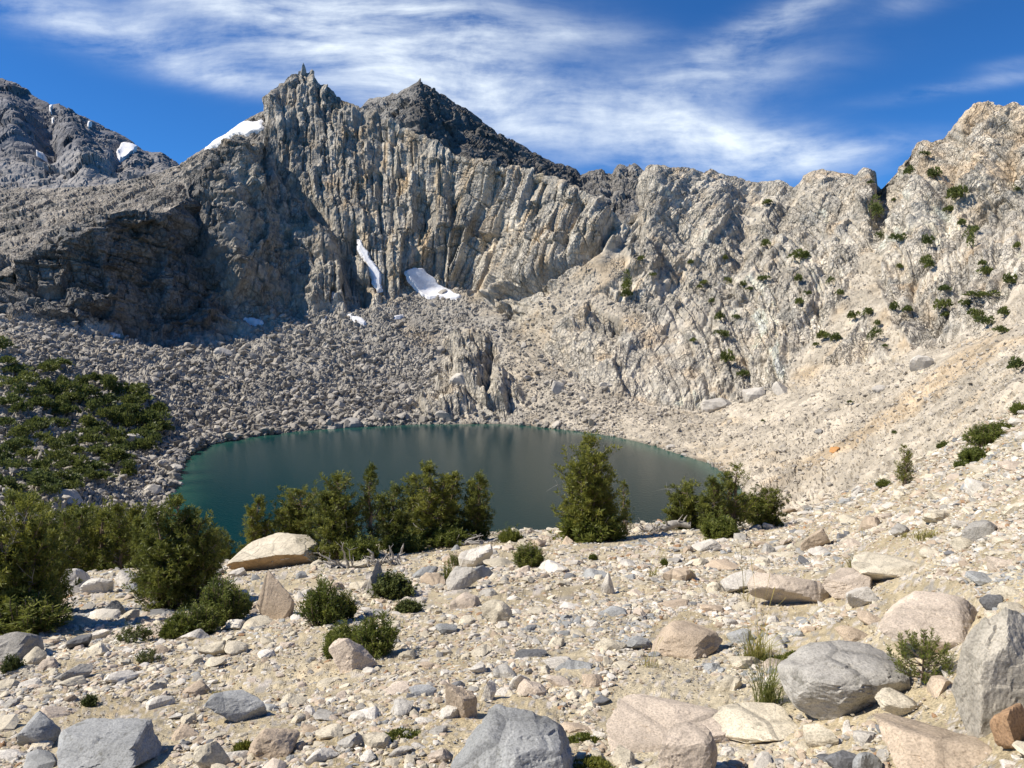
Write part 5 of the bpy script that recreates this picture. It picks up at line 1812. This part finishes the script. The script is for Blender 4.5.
# shrubs far off: on the cliffs, on the scree edge and on the slope left of the lake
def far_shrub_mesh(seed, n=420, blade=0.16, tall=0.7, lobes=5):
    rs = np.random.RandomState(seed)
    nd = Needles()
    cs = np.concatenate([[[0, 0, 0.25]], np.stack([rs.uniform(-0.32, 0.32, lobes), rs.uniform(-0.28, 0.28, lobes), rs.uniform(0.12, 0.42, lobes)], -1)])
    for c in cs:
        k0 = n // len(cs)
        d = rs.normal(size=(k0, 3))
        d /= np.linalg.norm(d, axis=1, keepdims=True)
        d[:, 2] = np.abs(d[:, 2]) * 1.1 - 0.25
        r = rs.uniform(0.12, 0.24) * rs.uniform(0.4, 1.0, k0) ** 0.4
        b = c + d * r[:, None]
        b[:, 2] *= tall / 0.7
        nd.add(b, d + rs.normal(size=(k0, 3)) * 0.5 + [0, 0, 0.6], blade * rs.uniform(0.6, 1.2, k0), blade * 0.42, 0.2 + rs.uniform(-0.2, 0.45, k0) + 0.25 * rs.uniform(-1, 1))
    return nd.mesh('shrub', M_SHRUB, rs)


FARSHRUB = [far_shrub_mesh(50 + i) for i in range(6)]
FARTREE = [far_shrub_mesh(60 + i, 420, 0.15, 1.5, 6) for i in range(2)]


def far_shrub(px, py, wp, hp, label, group, tall=False, i=0):
    j = on_basin(px, py + hp * 0.3)
    Y = D[j, 1]
    me = (FARTREE if tall else FARSHRUB)[i % (2 if tall else 6)]
    o = link('shrub', me, loc=D[j] + N0.reshape(-1, 3)[j] * 0.3 + np.array([0, 0, -0.1]))
    kx = wp * Y / F
    kz = hp * Y / F / (1.25 if tall else 0.62)
    o.scale = (kx, kx, kz)
    o.rotation_euler = (0, 0, i * 1.7)
    tag(o, label, 'shrub', group)


ordw = ['first', 'second', 'third', 'fourth', 'fifth', 'sixth', 'seventh', 'eighth', 'ninth', 'tenth', 'eleventh', 'twelfth', 'thirteenth', 'fourteenth', 'fifteenth', 'sixteenth', 'seventeenth', 'eighteenth',
        'nineteenth', 'twentieth', 'twenty-first', 'twenty-second', 'twenty-third', 'twenty-fourth', 'twenty-fifth', 'twenty-sixth']
WALL = [(876, 216, 16, 26), (880, 238, 9, 12), (898, 240, 13, 10), (933, 175, 15, 10), (909, 173, 11, 10), (926, 154, 9, 5), (957, 198, 18, 16), (950, 210, 12, 8), (768, 203, 14, 5), (766, 244, 11, 8), (800, 258, 22, 10),
        (798, 280, 10, 10), (830, 282, 8, 10), (798, 302, 11, 9), (718, 317, 10, 11), (722, 335, 13, 8), (724, 360, 16, 13), (745, 374, 14, 9), (822, 336, 13, 12), (834, 339, 14, 10), (852, 317, 11, 10), (869, 312, 11, 8),
        (873, 338, 13, 17), (908, 309, 13, 8), (893, 309, 10, 9), (941, 311, 14, 14), (946, 316, 10, 8), (975, 317, 16, 13), (986, 324, 14, 12), (1001, 330, 15, 10), (986, 273, 17, 11), (1008, 284, 14, 12), (1003, 314, 14, 9),
        (983, 298, 26, 9), (968, 305, 12, 8), (925, 243, 12, 12), (925, 262, 10, 10), (970, 244, 12, 20), (972, 232, 10, 10), (983, 264, 9, 8), (930, 266, 12, 10), (899, 268, 8, 7), (725, 258, 8, 6), (690, 262, 8, 6), (704, 284, 9, 5),
        (729, 281, 7, 7), (750, 290, 10, 5), (626, 288, 13, 24), (628, 295, 10, 10), (640, 260, 7, 6), (653, 275, 8, 5), (763, 279, 12, 6), (742, 284, 7, 6), (809, 293, 7, 5), (840, 293, 9, 6), (712, 301, 7, 5), (735, 318, 8, 6),
        (699, 286, 7, 5), (961, 223, 10, 9), (944, 290, 16, 8), (877, 325, 7, 6), (1016, 190, 7, 8), (816, 345, 6, 5), (886, 346, 8, 4), (893, 200, 6, 5), (870, 182, 6, 5), (693, 341, 8, 5), (1018, 246, 9, 7)]
bands = [(0, 230, 'upper'), (230, 270, 'upper middle'), (270, 300, 'middle'), (300, 322, 'lower middle'), (322, 400, 'lowest')]
for lo_, hi_, nm in bands:
    row = sorted([s_ for s_ in WALL if lo_ <= s_[1] < hi_])
    for i, (px, py, wp, hp) in enumerate(row):
        far_shrub(px, py, wp * 1.15, hp * 1.1, f'dark shrub on the pale right cliff, {ordw[i]} from the left in its {nm} band', 'shrubs dotted over the right cliff', hp > wp * 1.1, i + lo_)
# left slope
rng = np.random.RandomState(13)
LEFT = [(8, 362), (14, 385), (6, 402), (36, 398), (30, 380), (60, 392), (22, 410), (48, 408), (80, 400), (70, 412), (95, 408), (38, 424), (60, 426), (84, 424), (108, 418), (104, 402), (120, 412), (130, 424), (112, 432), (90, 440), (70, 440),
        (140, 438), (128, 448), (100, 452), (118, 458), (150, 430), (152, 446), (20, 436), (8, 424), (45, 440), (76, 452), (60, 384), (142, 400), (128, 392), (85, 386), (110, 388), (160, 412), (146, 418), (10, 448), (28, 456), (14, 470), (40, 468), (54, 462),
        (36, 482), (60, 478), (70, 490), (18, 490), (50, 494), (8, 500), (90, 470), (98, 478), (64, 466), (6, 484), (30, 500), (78, 470), (126, 470), (0, 350), (16, 372), (52, 372), (44, 388), (96, 428), (56, 448), (4, 462), (76, 482), (46, 480), (24, 444), (134, 410), (72, 400)]
for _x, _y in list(LEFT):
    if rng.uniform() < 0.62:
        LEFT.append((_x + rng.uniform(-16, 14), _y + rng.uniform(-9, 9)))
lb = [(0, 395, 'top'), (395, 415, 'second'), (415, 435, 'third'), (435, 455, 'fourth'), (455, 478, 'fifth'), (478, 600, 'lowest')]
for lo_, hi_, nm in lb:
    row = sorted([s_ for s_ in LEFT if lo_ <= s_[1] < hi_])
    for i, (px, py) in enumerate(row):
        far_shrub(px, py, rng.uniform(17, 34), rng.uniform(11, 18), f'dark pine bush on the slope left of the lake, {nm} row, {ordw[i]} from left', 'dark bushes on the slope left of the lake', False, i + lo_)
# shrubs on the crest and scree edge at the right
for i, (px, py, wp, hp, lab) in enumerate([
        (1019, 368, 22, 14, 'dark shrub at the right border under the cliff'),
        (850, 402, 6, 4, 'tiny shrub low on the right scree slope'), (893, 433, 6, 5, 'tiny shrub on the upper part of the right scree slope'), (763, 420, 5, 4, 'tiny dark sprig on the right scree near the cliff foot')]):
    far_shrub(px, py, wp, hp, lab, 'shrubs on the scree and crest at the right', False, i)


# ------------------------------------------------------------------ labels of the many stones: colour, and where each lies from the nearest landmark
MARKS = [(h[0], h[1] - h[3] / 2, h[6]) for h in HERO]
SHORT = {11: 'large rounded grey boulder', 12: 'tall lichen-stained boulder', 13: 'cracked blue-grey boulder', 14: 'pinkish sloping boulder', 16: 'jagged corner boulder', 17: 'pointed triangular rock', 18: 'huge wedge-shaped boulder',
         19: 'pinkish grey boulder', 20: 'tan rounded boulder', 21: 'wide pale pink boulder', 24: 'pink ledge', 26: 'long cream ledge', 28: 'blocky grey rock upslope', 30: 'upright white block', 40: 'long blue-grey slab', 43: 'split blue-grey rock',
         44: 'smooth grey boulder on the border', 45: 'largest white boulder', 52: 'rounded tan boulder', 55: 'tan bedrock hump', 23: 'peaked tan rock', 32: 'white bedrock knob', 65: 'rusty red rock', 31: 'pale cream rock', 35: 'grey-green rock'}
marks = [(h[0], h[1] - h[3] / 2, SHORT[h[5]]) for h in HERO if h[5] in SHORT]
marks += [(529, 555, 'compact round green bush'), (593, 530, 'large solitary pine'), (394, 590, 'low leafy shrub'), (858, 570, 'dry grass clump'), (928, 533, 'wide far grass tuft'), (134, 632, 'twiggy olive shrub'), (922, 660, 'pine seedling'),
          (400, 740, 'mossy green mat'), (104, 730, 'yellow-green cushion plant'), (322, 605, 'dark upright spiky bush'), (730, 525, 'right-hand pine clump'), (768, 680, 'tall green grass tuft'), (903, 480, 'small open pine on the crest')]
ma = np.array([(a[0], a[1]) for a in marks])
buckets = {}
for (o, px, py, wp, cn) in AUTO:
    d = np.hypot(ma[:, 0] - px, (ma[:, 1] - py) * 1.4)
    i = int(np.argmin(d))
    dx, dy_ = px - ma[i, 0], (py - ma[i, 1]) * 1.4
    a = math.degrees(math.atan2(dy_, dx)) % 360
    sec = ['right of', 'below right of', 'below', 'below left of', 'left of', 'above left of', 'above', 'above right of'][int(((a + 22.5) % 360) // 45)]
    buckets.setdefault((i, sec, cn), []).append((d[i], o, wp))
for (i, sec, cn), lst in buckets.items():
    lst.sort(key=lambda e: e[0])
    for r, (d, o, wp) in enumerate(lst):
        size_w = 'sizeable' if wp > 24 else ('small' if wp < 13 else 'loose')
        if len(lst) == 1:
            o['label'] = f'{size_w} {cn} stone {sec} the {marks[i][2]}'
        elif r == 0:
            o['label'] = f'{size_w} {cn} stone {sec} the {marks[i][2]}, the closest such'
        else:
            o['label'] = f'{size_w} {cn} stone {sec} the {marks[i][2]}, {ordw[r]} closest such'
        o['group'] = 'loose rocks on the gravel slope'
for (o, px, py, wp, cn) in ROCKS:
    o['group'] = 'loose rocks on the gravel slope'
